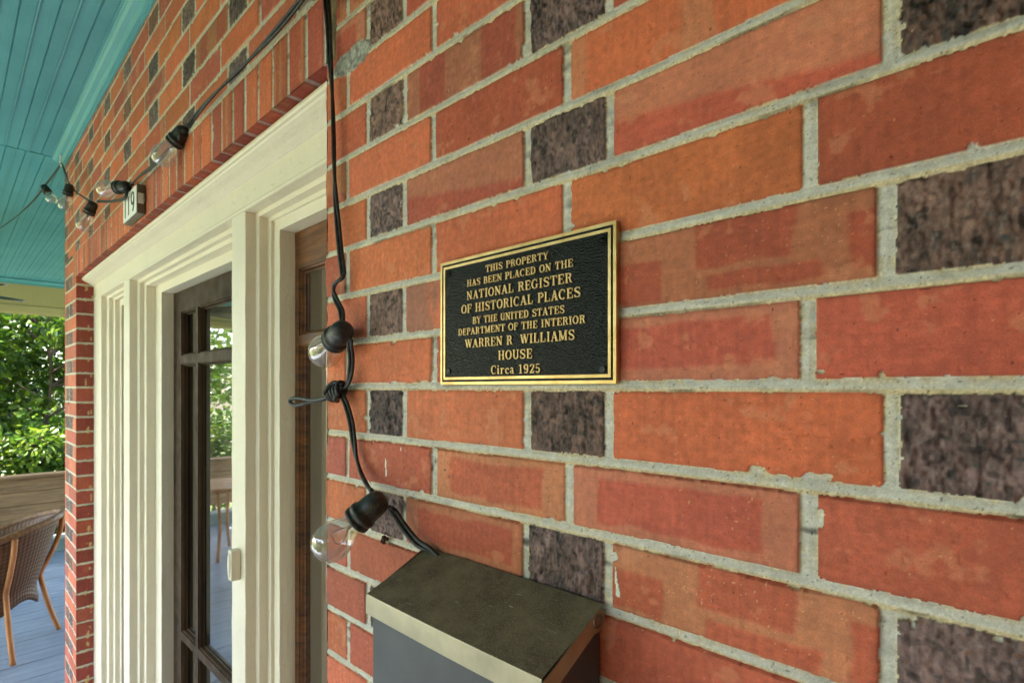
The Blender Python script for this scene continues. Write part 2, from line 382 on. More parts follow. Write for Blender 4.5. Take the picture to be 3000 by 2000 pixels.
    mult = np.clip(box_(-1, bw*.26, .008, .042)+box_(bw*.40, bw*.74, .029, .07)+box_(bw*.44, bw*.82, .008, .022)+box_(bw*.9, 2, .01, .05), 0, 1)
    T = {k: np.array(v)/255. for k, v in TONE.items()}
    mixf = lambda m, a, b: m[..., None]*T[a]+(1-m[..., None])*T[b]
    full = np.ones_like(U)
    pale = ss(.55, .72, fbm(U*38, V*20, 33, 2))
    C_ = [mixf(full, 'o', 't'), mixf(full, 'r', 't'), mixf(inner, 'r', 't'), mixf(band, 'r', 't'), mixf(diag, 'r', 't'), mixf(endb, 'r', 't'), mixf(mult, 'r', 't'),
          mixf(.35+.5*ss(.35, .65, fbm(U*60, V*26, 34, 3)), 'o', 'w'), mixf(1-.0*pale, 'o', 't')]
    col = np.zeros(U.shape+(3,))
    for k in range(9): col = np.where((key == k)[..., None], C_[k], col)
    po = (key == 8)*np.clip(box_(bw*.0, bw*.1, -1, 1)+box_(bw*.55, bw*.68, -1, 1), 0, 1)*.55
    col = col*(1-po[..., None])+np.array((206, 140, 104))/255.*po[..., None]
    # the whole brick a little lighter, darker, redder
    col = col*(1+(rnd(30)-.5)*.14)[..., None]; col[..., 1] *= 1+(rnd(31)-.5)*.07; col[..., 2] *= 1+(rnd(32)-.5)*.16
    cl = (fbm(U*22, V*22, 41, 3)-.5)*.16+(vn(U*240, V*240, 42)-.5)*.10
    cl = cl+(vn(U*380, V*26, 47)-.5)*.07+(vn(U*34, V*700, 48)-.5)*.05*(rnd(35) > .5)                        # faint vertical drag marks of the wire cut
    col = col*(1+cl)[..., None]
    eff = ss(.63, .74, fbm(U*55, V*55, 43, 4))*.42*(rnd(33) > .35)
    col = col*(1-eff[..., None])+np.array((214, 142, 104))/255.*eff[..., None]
    spk = (vn(U*620, V*620, 44) > .985-.06*rnd(37)**2*ss(.35, .65, vn(U*25, V*25, 46)))*(.35+.45*rnd(34)); col = col*(1-spk[..., None])+np.array((226, 178, 132))/255.*spk[..., None]
    sbk = (vn(U*430, V*430, 45) > .995-.045*rnd(36)**2)*.65; col = col*(1-.75*sbk[..., None])
    rim = np.exp(-np.maximum(s, 0)/.0016)*.10; col = col*(1-rim[..., None])
    # dark clinker headers
    nd = vn(U*650, V*330, 51); n3 = fbm(U*180, V*90, 52, 3)
    dk = mixf(ss(.35, .7, rnd(40))*.75, 'w', 'd')*((.74+.34*rnd(42))+.34*(nd-.5)+.5*(n3-.5)+.6*(fbm(U*95, V*80, 56, 3)-.5)-.35*ss(.62, .74, fbm(U*160, V*140, 57, 2)))[..., None]
    gl = (vn(U*420, V*300, 53) > .95-.12*rnd(43))*.35; dk = dk*(1-gl[..., None])+np.array((150, 138, 128))/255.*gl[..., None]
    ru = (vn(U*260, V*180, 54) > .97-.14*rnd(44))*.5; dk = dk*(1-ru[..., None])+np.array((120, 74, 44))/255.*ru[..., None]
    bl = (vn(U*330, V*200, 55) > .90)*.6; dk = dk*(1-bl[..., None])+np.array((58, 62, 66))/255.*bl[..., None]
    col = np.where(dark[..., None], dk, col)
    if kind in ('left', 'row', 'pier', 'reveal'):
        col = np.where(dark[..., None] & (rnd(41) > .8)[..., None], col*1.0*.55+np.array((140, 84, 56))/255.*.45, col)
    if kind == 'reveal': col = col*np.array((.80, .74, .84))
    # mortar: grey, with buff sand along the bricks
    g1 = fbm(U*130, V*130, 61, 3); g2 = vn(U*900, V*900, 62)
    mo = np.array((202, 197, 184))/255.*(.90+.10*g1+.10*g2+.10*(vn(U*40, V*300, 66)-.5))[..., None]
    sand = np.exp(-np.abs(s)/(.0011+.0026*ss(.5, .8, fbm(U*14, V*30, 67, 2))))*ss(.2, .55, vn(U*160, V*160, 63))*.8
    sand = np.maximum(sand, np.where(inbed, ss(-.15, -.7, t)*.75, 0))
    mo = mo*(1-sand[..., None])+(np.array((206, 184, 136))/255.*(.84+.32*g2)[..., None])*sand[..., None]
    gr = ((vn(U*800, V*800, 64) > .93)*.5+ss(.58, .78, fbm(U*20, V*50, 65, 3))*np.where(V < -.04, .9, .4)*(t < -.55)+ss(.64, .8, fbm(U*11, V*40, 68, 3))*.12); mo = mo*(1-.8*np.clip(gr, 0, 1)[..., None])
    col = np.where(isb[..., None], col, mo)
    if kind == 'main':
        # the wide open joint at the head of the doorway and its mortar smear
        gap = (V > .507)*(1-ss(-.770, -.767, U+(vn(U*0, V*90, 71)-.5)*.006))
        h = np.where(gap > .5, -.007+(fbm(U*90, V*40, 72)-.5)*.006, h)
        gc = np.array((132, 106, 72))/255.*(.5+.8*fbm(U*120, V*30, 73))[..., None]
        col = np.where((gap > .5)[..., None], gc, col)
        vm = 7*H*np.interp(U, WX, WW)
        sm = (fbm(U*70, V*70, 74, 3)*.5+.62 > np.abs(V-vm-.004)/.020+np.maximum(0, np.abs(U+.722)-.035)/.020)
        h = np.where(sm, .0006+(fbm(U*140, V*140, 75, 3)-.5)*.004, h)
        smc = np.array((160, 158, 148))/255.*(.6+.75*fbm(U*220, V*220, 76, 3))[..., None]
        col = np.where(sm[..., None], smc, col)
        for (x0, y0), (x1, y1), wd in (((1803, 1660), (1806, 1700), .0012), ((1806, 1700), (1812, 1740), .0021), ((1131, 1345), (1133, 1390), .0016), ((1175, 1310), (1175, 1318), .001), ((1165, 1440), (1166, 1446), .001)):
            a = at(x0, y0); b = at(x1, y1); ax, az, bx, bz = a.x, a.z-EYE, b.x, b.z-EYE
            k = np.clip(((U-ax)*(bx-ax)+(V-az)*(bz-az))/((bx-ax)**2+(bz-az)**2), 0, 1)
            d = np.hypot(U-ax-k*(bx-ax), V-az-k*(bz-az)); on = d < wd*(.55+.55*k)
            h = np.where(on, h+.0006, h); col = np.where(on[..., None], np.array((226, 230, 214))/255., col)
    if kind == 'reveal':
        pt = (fbm(U*90, V*26, 81, 4) > .69)*(U > .030); col = np.where(pt[..., None], np.array((206, 178, 116))/255., col)
    return h, lin(np.clip(col, 0.01, 1))
class Wall:
    def __init__(s): s.V = []; s.F = []; s.C = []; s.n = 0
    def patch(s, us, vs, lay, kind, place, warp=None):
        U, V = np.meshgrid(us, vs); h, col = field(U, V, lay, kind)
        P = place(U, V, h); s.V.append(P.reshape(-1, 3)); s.C.append(col.reshape(-1, 3))
        nv, nu = U.shape; i = np.arange(nv-1)[:, None]*nu+np.arange(nu-1)[None, :]+s.n
        s.F.append(np.stack([i, i+1, i+nu+1, i+nu], -1).reshape(-1, 4)); s.n += nu*nv
    def build(s, name, m, parent=None):
        P = np.concatenate(s.V).astype(np.float32); Q = np.concatenate(s.F).astype(np.int32); K = np.concatenate(s.C)
        me = bpy.data.meshes.new(name); me.vertices.add(len(P)); me.vertices.foreach_set('co', P.ravel())
        me.loops.add(Q.size); me.loops.foreach_set('vertex_index', Q.ravel())
        me.polygons.add(len(Q)); me.polygons.foreach_set('loop_start', np.arange(0, Q.size, 4, dtype=np.int32))
        me.polygons.foreach_set('loop_total', np.full(len(Q), 4, np.int32)); me.polygons.foreach_set('use_smooth', np.ones(len(Q), bool))
        at_ = me.attributes.new('albedo', 'FLOAT_COLOR', 'POINT')
        at_.data.foreach_set('color', np.concatenate([K, np.ones((len(K), 1))], 1).astype(np.float32).ravel())
        me.update(calc_edges=True); return link(name, me, m, parent)
XE = -.8                                                      # arris of the doorway
def place_front(U, V, h):
    # the arris wanders: bricks stand out, joints fall back
    e = np.clip(1-(U-XE)/.010, 0, 1); e = e*e*(3-2*e)
    edge = ((vn(V*0+3, V*16, 91)-.5)*.010+(vn(V*0+5, V*120, 92)-.5)*.003+np.where(h < -.0019, .0035, 0))*e*(V < .505)
    rnd_ = np.where(U < XE+.004, -((XE+.004-U)/.004)**2*.0016, 0)
    return np.stack([U+edge, -(h+rnd_), V+EYE], -1)
flat = lambda U, V, h: np.stack([U, -h, V+EYE], -1)
ar = lambda a, b, st: np.linspace(a, b, max(2, int(round(abs(b-a)/st))+1))
W = Wall(); FL, CE = -EYE, 1.165
W.patch(ar(XE, -.56, .0015), ar(-.57, .77, .0015), layout_main, 'main', place_front)
W.patch(ar(-.56, -.30, .0012), ar(-.42, .54, .0012), layout_main, 'main', flat)
W.patch(ar(-.30, .06, .0009), ar(-.28, .38, .0009), layout_main, 'main', flat)
for a, b, lo, hi in ((XE, -.56, -.57, .77), (-.56, -.30, -.42, .54), (-.30, .06, -.28, .38)):
    pf = place_front if a == XE else flat
    W.patch(ar(a, b, .004), ar(FL, lo, .004), layout_main, 'main', pf); W.patch(ar(a, b, .004), ar(hi, CE, .004), layout_main, 'main', pf)
W.patch(ar(.06, .8, .004), ar(FL, CE, .004), layout_main, 'main', flat)
W.patch(ar(.8, 3.0, .008), ar(FL, CE, .008), layout_main, 'main', flat)
W.patch(ar(-3.5, XE-.003, .004), ar(.626, CE, .0025), layout_left, 'left', flat)
W.patch(ar(-3.5, -3.164, .004), ar(FL, .512, .0025), layout_pier, 'pier', flat)
W.patch(ar(-3.5, -3.235, .004), ar(.512, .626, .0025), layout_pier, 'pier', flat)
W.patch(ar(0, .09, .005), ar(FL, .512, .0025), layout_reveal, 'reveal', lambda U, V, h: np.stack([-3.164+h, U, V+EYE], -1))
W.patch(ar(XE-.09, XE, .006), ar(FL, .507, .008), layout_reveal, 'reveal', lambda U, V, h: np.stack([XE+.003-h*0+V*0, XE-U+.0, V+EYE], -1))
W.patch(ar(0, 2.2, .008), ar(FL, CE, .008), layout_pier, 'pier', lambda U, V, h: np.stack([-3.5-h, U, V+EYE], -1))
wall = W.build('brick_wall', M['brick'])
tag(wall, 'red and orange brick house wall with grey mortar joints and scattered dark header bricks', 'brick wall')
bk = MB(); bk.box(XE+.006, 3, .02, .2, .0, EYE+CE); bk.box(-3.49, XE+.006, .02, .2, EYE+.52, EYE+CE); bk.box(-3.49, -3.17, .02, .2, 0, EYE+.52)
bk.build('wall_core', M['room'], wall)
L_ = Wall()
L_.patch(ar(-3.235, XE-.003, .0025), ar(.5125, .626, .0025), None, 'row', flat)
def soff(U, V, h): return np.stack([U, V, EYE+.5115-h*.8], -1)
def soffit_patch():
    U, V = np.meshgrid(ar(-3.235, XE-.003, .003), ar(0, .075, .004))
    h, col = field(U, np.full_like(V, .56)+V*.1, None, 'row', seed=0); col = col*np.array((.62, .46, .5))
    L_.V.append(soff(U, V, h).reshape(-1, 3)); L_.C.append(col.reshape(-1, 3))
    nv, nu = U.shape; i = np.arange(nv-1)[:, None]*nu+np.arange(nu-1)[None, :]+L_.n
    L_.F.append(np.stack([i, i+nu, i+nu+1, i+1], -1).reshape(-1, 4)); L_.n += nu*nv
soffit_patch()
L_.build('brick_lintel', M['brick'], wall)

# ------------------------------------------------------------------ porch: floor, ceiling, beam, posts, lawn
PX0, PX1, PY0 = -7.75, 3.0, -2.75                           # far end, near end, outer edge
def floor_boards():
    m = MB(); x = PX0-.4; k = 0
    while x < PX1:
        m.box(x+.0012, x+.0808, PY0-.1, 2.2, -.03, .0004*((k*7) % 5)); x += .082; k += 1
    return m.build('porch_floor', M['floor'], bevel=.002, seg=1)
tag(floor_boards(), kind='structure', label='blue grey painted porch floor boards')
m = MB(); m.box(-60, 60, -60, 60, -.62, -.6); tag(m.build('lawn', M['grass']), kind='structure', label='green lawn beyond the porch')
m = MB(); m.box(PX0-.35, PX1, PY0-.08, 2.2, -.6, -.034); tag(m.build('porch_base', M['tan']), kind='structure', label='base under the porch floor')
def beadboard(x0, x1, y0, y1, z, pitch):
    """boards along X, each with a vee groove at its edge and a bead"""
    pr = []; y = y1; k = 0
    while y > y0:
        if k % 2 == 0: pr += [(y, z), (y-.0015, z+.005), (y-.003, z+.005), (y-.005, z)]
        else: pr += [(y, z+.003), (y-.0015, z-.0005), (y-.0045, z-.0015), (y-.0075, z-.0005), (y-.009, z+.003), (y-.0095, z)]
        y -= pitch; k += 1
    pr.append((y0, z)); v = []; f = []
    for (yy, zz) in pr: v += [(x0, yy, zz), (x1, yy, zz)]
    for i in range(len(pr)-1): f.append((2*i, 2*i+1, 2*i+3, 2*i+2))
    return v, f
ceil = thing('porch_ceiling', 'teal painted beadboard porch ceiling with a crown moulding along the brick wall', 'ceiling', (-3, -1, EYE+1.15))
m = MB(); m.add(*beadboard(-3.52, PX1, PY0, -.002, EYE+1.152, .0425)); m.build('board_panel', M['teal'], ceil)
m = MB(); m.add(*beadboard(PX0+.03, -3.52, PY0, 2.2, EYE+1.149, .0355)); m.add([(-3.52, PY0, EYE+1.149), (-3.52, 2.2, EYE+1.149), (-3.52, 2.2, EYE+1.17), (-3.52, PY0, EYE+1.17)], [(0, 1, 2, 3)])
m.build('board_panel', M['teal'], ceil)
m = MB(); m.box(PX0-.5, PX1+.3, PY0-.45, 2.6, EYE+1.175, EYE+1.36); m.build('roof_deck', M['tan'], ceil)
def crown(path, z, parent):
    """ogee crown swept along a horizontal path; (out, drop) profile"""
    pr = [(.046, 0), (.046, .004), (.043, .006), (.041, .011), (.034, .018), (.026, .022), (.020, .025), (.016, .031), (.013, .036), (.013, .041), (.006, .043), (.006, .050), (0, .050)]
    (ax, ay), (bx, by), (ox, oy) = path; v = []; f = []
    for o, d in pr: v += [(ax+ox*o, ay+oy*o, z-d), (bx+ox*o, by+oy*o, z-d)]
    for i in range(len(pr)-1): f.append((2*i, 2*i+1, 2*i+3, 2*i+2))
    n = len(v); f += [tuple(range(0, n, 2)), tuple(range(1, n, 2))[::-1]]
    m = MB(); m.add(v, f); return m.build('crown_moulding', M['teal'], parent)
crown(((-3.53, -.001), (PX1, -.001), (0, -1)), EYE+1.152, ceil)
crown(((PX0+.03, PY0), (PX0+.03, 2.2), (1, 0)), EYE+1.144, ceil)
beam = thing('porch_beam', 'tan painted beam across the far end of the porch above the hedge', 'beam', (PX0, 0, EYE+.83))
m = MB(); m.box(PX0-.18, PX0+.03, PY0, 2.2, EYE+.875, EYE+1.17); m.build('fascia_board', M['tan'], beam, bevel=.003)
m = MB(); m.box(PX0-.2, PX0+.045, PY0, 2.2, EYE+.80, EYE+.872); m.build('lower_trim', M['tan'], beam, bevel=.004)
fb = thing('front_beam', 'cream beam along the open front edge of the porch', 'beam', (0, PY0, EYE+.85))
m = MB(); m.box(PX0+.05, PX1, PY0-.2, PY0, EYE+.80, EYE+1.17); m.build('fascia_board', M['tan'], fb, bevel=.004)
def post(x, y, lab):
    p = thing('porch_post', lab, 'post', (x, y, 0), 'square porch posts along the open edge')
    m = MB(); m.box(x-.11, x+.11, y-.11, y+.11, .005, EYE+.80); m.build('shaft', M['tan'], p, bevel=.006)
    m = MB(); m.box(x-.14, x+.14, y-.14, y+.14, .006, .2); m.build('plinth', M['tan'], p, bevel=.006)
    m = MB(); m.box(x-.14, x+.14, y-.14, y+.14, EYE+.7, EYE+.797); m.build('capital', M['tan'], p, bevel=.006)
post(PX0-.07, PY0+.04, 'tan square post at the far corner of the porch')
post(-3.6, PY0-.1, 'tan square post at the middle of the porch front')
post(.6, PY0-.1, 'tan square post near the right end of the porch front')
wg = Wall(); wg.patch(ar(0, 2.9, .008), ar(FL, CE, .008), layout_pier, 'pier', lambda U, V, h: np.stack([1.25+h, -U, V+EYE], -1))  # wall out of view, added to cut the light coming from the right
wgo = wg.build('light_block_wall', M['brick']); tag(wgo, 'unseen brick wall added at the right end of the porch to darken that side', 'brick wall')
# plank railing at the far end
rl = thing('plank_railing', 'weathered brown plank railing closing the far end of the porch', 'railing', (-7.3, 0, .25))
zz = .25
for k in range(4):
    m = MB(); m.box(-7.32-.004*(k % 2), -7.28-.004*(k % 2), PY0+.1, 2.0, zz, zz+.131); m.build('plank', M['old_wood'], rl, bevel=.004); zz += .135
m = MB(); m.box(-7.40, -7.24, PY0+.06, 2.0, zz, zz+.03); m.build('cap_rail', M['old_wood'], rl, bevel=.005)
for y in (PY0+.14, -.9, 1.2):
    m = MB(); m.box(-7.42, -7.33, y-.045, y+.045, .01, zz-.002); m.build('upright', M['old_wood'], rl, bevel=.004)
kb = MB(); kb.box(-7.36, -7.26, PY0+.1, 2.0, .004, .12); kb.box(-7.40, -7.23, PY0+.1, 2.0, .122, .145)
tag(kb.build('kerb_board', M['green'], bevel=.004), 'grey green painted curb board at the foot of the plank railing', 'curb')
# ceiling fan, one blade tip reaches into the picture
fan = thing('ceiling_fan', 'dark blade tip of a ceiling fan at the left edge below the teal ceiling', 'ceiling fan', (-4.9, -.98, EYE+.62))
tipp = at(13, 834, depth=3.25); fc = Vector((tipp.x-.45, tipp.y-.42, tipp.z))
m = MB(); m.lathe([(0, 0), (0, .09), (.03, .11), (.10, .11), (.14, .07), (.16, .02), (.16, 0)], fc-Vector((0, 0, .09)), (0, 0, 1)); m.build('motor', M['fan'], fan, True)
m = MB(); m.tube([fc+Vector((0, 0, .06)), Vector((fc.x, fc.y, EYE+1.142))], .014); m.lathe([(0, .015), (.03, .06), (.06, .065)], Vector((fc.x, fc.y, EYE+1.083)), (0, 0, 1)); m.build('downrod', M['fan'], fan, True)
base_a = math.atan2(tipp.y-fc.y, tipp.x-fc.x); Lb = (tipp-fc).length
for k in range(5):
    a = base_a+k*2*math.pi/5; u = Vector((math.cos(a), math.sin(a), 0)); n_ = Vector((-u.y, u.x, 0)); up = Vector((0, 0, 1)); m = MB(); vs = []
    prof = [(.10, .02), (.16, .05), (.3, .064), (Lb*.85, .068), (Lb*.94, .058), (Lb*.985, .034), (Lb, .006)]
    for d, hw in prof:
        for sgn in (-1, 1):
            for th in (-.004, .004): vs.append(fc+u*d+n_*(sgn*hw)+up*(th+sgn*hw*.22))
    fs = []
    for i in range(len(prof)-1):
        o = i*4
        fs += [(o, o+4, o+6, o+2), (o+1, o+3, o+7, o+5), (o, o+1, o+5, o+4), (o+2, o+6, o+7, o+3)]
    fs += [(0, 2, 3, 1), (len(vs)-4, len(vs)-3, len(vs)-1, len(vs)-2)]
    m.add(vs, fs); m.build('blade', M['fan'], fan)

# ------------------------------------------------------------------ entrance: mullions, head, cornice, door, sidelights
ent = thing('front_entrance', 'cream painted doorway with dark wooden glazed door and narrow sidelights', 'doorway', (-1.98, .1, 0))
def rounded(pts, r=.0016):
    out = []
    for i, p in enumerate(pts):
        if i in (0, len(pts)-1): out.append(p); continue
        a, b, c = Vector(pts[i-1]), Vector(p), Vector(pts[i+1]); la = min(r, (a-b).length*.45); lc = min(r, (c-b).length*.45)
        p0 = b+(a-b).normalized()*la; p2 = b+(c-b).normalized()*lc
        for t in (0, .5, 1): out.append(tuple((1-t)**2*p0+2*t*(1-t)*b+t*t*p2))
    return out
ZT = EYE+.409                                               # underside of the frieze
PR_D = [(0, .065, 0), (0, .090, 0), (.033, .090, .013), (.033, .105, .013), (.065, .105, .026), (.065, .135, .026), (.145, .135, .057), (.145, .182, .057)]
PR_S = [(0, .065, 0), (0, .0884, 0), (.021, .0884, .011), (.021, .1078, .011), (.0376, .1078, .021), (.0376, .1154, .021), (.068, .1154, .046), (.068, .166, .046)]
PR_L = [(0, .065, 0), (0, .0844, 0), (.050, .0844, .012), (.050, .1004, .012), (.085, .1004, .022), (.085, .118, .022), (.115, .118, .049), (.115, .150, .049)]
def upright(name, left, xl, xr, right, parent=ent, seed=0):
    """post between two openings: steps of the opening on its left, front face, steps of the opening on its right"""
    pts = []
    if left: pts += [(xl-o, d, -h) for o, d, h in left[::-1]]
    else: pts += [(xl, .15, 0), (xl, .065, 0)]
    if right: pts += [(xr+o, d, -h) for o, d, h in right]
    else: pts += [(xr, .065, 0), (xr, .15, 0)]
    pts = rounded(pts); n = len(pts); zs = list(np.arange(.03, ZT-.06, .05)); rows = zs+[None]
    v = []; rg = random.Random(seed)
    ph = [rg.uniform(0, 6) for _ in range(4)]
    for z in rows:
        for x, y, h in pts:
            zz_ = ZT+h if z is None else z
            wv = .0004*math.sin(zz_*31+ph[0]+x*90)+.00035*math.sin(zz_*67+ph[1]+y*200)
            v.append((x+(wv if (left or x > xl+1e-6) else 0), y+wv*.6, zz_))
    f = [(r*n+i, r*n+i+1, (r+1)*n+i+1, (r+1)*n+i) for r in range(len(rows)-1) for i in range(n-1)]
    m = MB(); m.add(v, f); return m.build(name, M['cream'], parent)
OP = [(-2.9908, -2.5484, PR_L), (-2.4543, -1.3961, PR_D), (-1.3106, -.905, PR_S)]
upright('jamb_casing', None, -3.172, OP[0][0], PR_L, seed=1)
upright('mullion', PR_L, OP[0][1], OP[1][0], PR_D, seed=2)
upright('mullion', PR_D, OP[1][1], OP[2][0], PR_S, seed=3)
upright('jamb_casing', PR_S, OP[2][1], -.79, None, seed=4)
hm = MB()
for x0, x1, pr in OP:                                       # stepped heads, mitred
    pp = rounded([(o, d, h) for o, d, h in pr]); v = []
    for o, d, h in pp: v += [(x0+o, d, ZT-h), (x1-o, d, ZT-h)]
    hm.add(v, [(2*i, 2*i+2, 2*i+3, 2*i+1) for i in range(len(pp)-1)])
hm.build('stepped_head', M['cream'], ent)
m = MB(); m.add(*(lambda pr: ([p for y, z in pr for p in ((-3.172, y, EYE+z), (-.79, y, EYE+z))], [(2*i, 2*i+1, 2*i+3, 2*i+2) for i in range(len(pr)-1)]))(
    [(.0655, .409), (.062, .410), (.0615, .416), (.0635, .418), (.0645, .421), (.0645, .474), (.058, .479)]))
m.build('frieze', M['cream'], ent)
cp = [(.20, .5095), (.024, .5095), (.020, .507), (.0195, .502), (.022, .498), (.026, .4965), (.028, .4935), (.036, .489), (.048, .4835), (.062, .475), (.20, .475)]
v = [p for y, z in cp for p in ((-3.176, y, EYE+z), (-.792, y, EYE+z))]; n = len(cp)
m = MB(); m.add(v, [(2*i, 2*i+1, 2*i+3, 2*i+2) for i in range(n-1)]+[tuple(range(0, 2*n, 2)), tuple(range(1, 2*n, 2))]); m.build('cornice', M['cream'], ent)
def leaf_panel(name, x0, x1, z0, z1, y, xs, zs, mat_, thick=.04, sink=.018):
    """framed leaf: xs/zs are pairs of pane limits; panes are children"""
    xb = sorted([x0, x1]+[v for p in xs for v in p]); zb = sorted([z0, z1]+[v for p in zs for v in p]); m = MB()
    inpane = lambda a, b, ps: any(abs(a-p[0]) < 1e-6 and abs(b-p[1]) < 1e-6 for p in ps)
    for i in range(len(xb)-1):
        for j in range(len(zb)-1):
            if inpane(xb[i], xb[i+1], xs) and inpane(zb[j], zb[j+1], zs): continue
            m.add([(xb[i], y, zb[j]), (xb[i+1], y, zb[j]), (xb[i+1], y, zb[j+1]), (xb[i], y, zb[j+1])], [(0, 1, 2, 3)])
    for a, b in xs:
        for c, d in zs:
            st = [(0, 0), (.0005, .004), (.0035, .0045), (.0055, .008), (.0065, sink-.003), (.0095, sink-.002), (.0095, sink+.004)]
            v = []
            for ins, dp in st: v += [(a+ins, y+dp, c+ins), (b-ins, y+dp, c+ins), (b-ins, y+dp, d-ins), (a+ins, y+dp, d-ins)]
            m.add(v, [(4*k+q, 4*k+(q+1) % 4, 4*k+4+(q+1) % 4, 4*k+4+q) for k in range(len(st)-1) for q in range(4)])
    m.add([(x0, y, z0), (x0, y+thick, z0), (x0, y+thick, z1), (x0, y, z1)], [(0, 1, 2, 3)]); m.add([(x1, y, z0), (x1, y+thick, z0), (x1, y+thick, z1), (x1, y, z1)], [(0, 1, 2, 3)])
    o = m.build(name, mat_, ent)
    for a, b in xs:
        for c, d in zs:
            g = MB(); e = .009; g.add([(a+e, y+sink, c+e), (b-e, y+sink, c+e), (b-e, y+sink, d-e), (a+e, y+sink, d-e)], [(0, 1, 2, 3)])
            g.build('glass_pane', M['pane'], o)
    return o
dx0, dx1 = -2.3063, -1.5441; fx = [(-2.213, -2.053), (-2.0255, -1.655)]
door = leaf_panel('door', dx0, dx1, .04, EYE+.350, .174, fx, [(EYE+.116, EYE+.274), (EYE-.882, EYE+.085), (EYE-1.24, EYE-.912)], M['door_wood'], sink=.019)
leaf_panel('sidelight', -1.2432, -.972, .12, EYE+.363, .152, [(-1.2235, -1.010)], [(EYE+.121, EYE+.2755), (EYE-.885, EYE+.0986), (EYE-1.22, EYE-.91)], M['sash_wood'], sink=.014)
leaf_panel('sidelight', -2.8763, -2.6628, .12, EYE+.361, .1395, [(-2.832, -2.708)], [(EYE+.119, EYE+.2697), (EYE-.87, EYE+.0965), (EYE-1.22, EYE-.895)], M['sash_wood'], sink=.014)
m = MB(); m.box(-3.17, XE, .06, .22, .002, .035); m.build('threshold', M['door_wood'], ent, bevel=.004)
rm = MB(); rm.add([(x, y, z) for x in (-3.4, -.6) for y in (.235, 3.2) for z in (.0, 2.6)], [(0, 1, 3, 2), (4, 6, 7, 5), (0, 4, 5, 1), (2, 3, 7, 6), (1, 5, 7, 3)])
tag(rm.build('interior', M['room']), kind='structure', label='dim room behind the glazed door')

for x0_, x1_, lb in ((-1.245, -.975, 'cream sheer curtain behind the glass of the sidelight beside the brick wall'),):
    m = MB(); v = []; nn = 90
    for i in range(nn+1):
        x = x0_+(x1_-x0_)*i/nn; y = .222+.008*math.sin(i*.9)+.004*math.sin(i*2.3)
        v += [(x, y, .15), (x, y+.002, EYE+.37)]
    m.add(v, [(2*i, 2*i+2, 2*i+3, 2*i+1) for i in range(nn)]); tag(m.build('curtain', M['cream'], None, True), lb, 'curtain')
# doorbell on the mullion
db = thing('doorbell', 'small cream doorbell button on the front of the cream door mullion', 'doorbell', (-1.387, .06, EYE-.43))
m = MB(); m.box(-1.3590, -1.3365, .0435, .0648, EYE-.4515, EYE-.3805); m.build('housing', M['cream'], db, bevel=.0025)
m = MB(); nn = 28
ring = [(-1.3478+.0080*math.cos(2*math.pi*k/nn), EYE-.416+.029*math.sin(2*math.pi*k/nn)) for k in range(nn)]
m.add([(x, .0434, z) for x, z in ring]+[(-1.3478+(x+1.3478)*.86, .0410, EYE-.416+(z-EYE+.416)*.92) for x, z in ring], [(k, (k+1) % nn, nn+(k+1) % nn, nn+k) for k in range(nn)]+[tuple(range(nn, 2*nn))])
m.build('button', M['cream'], db, True)

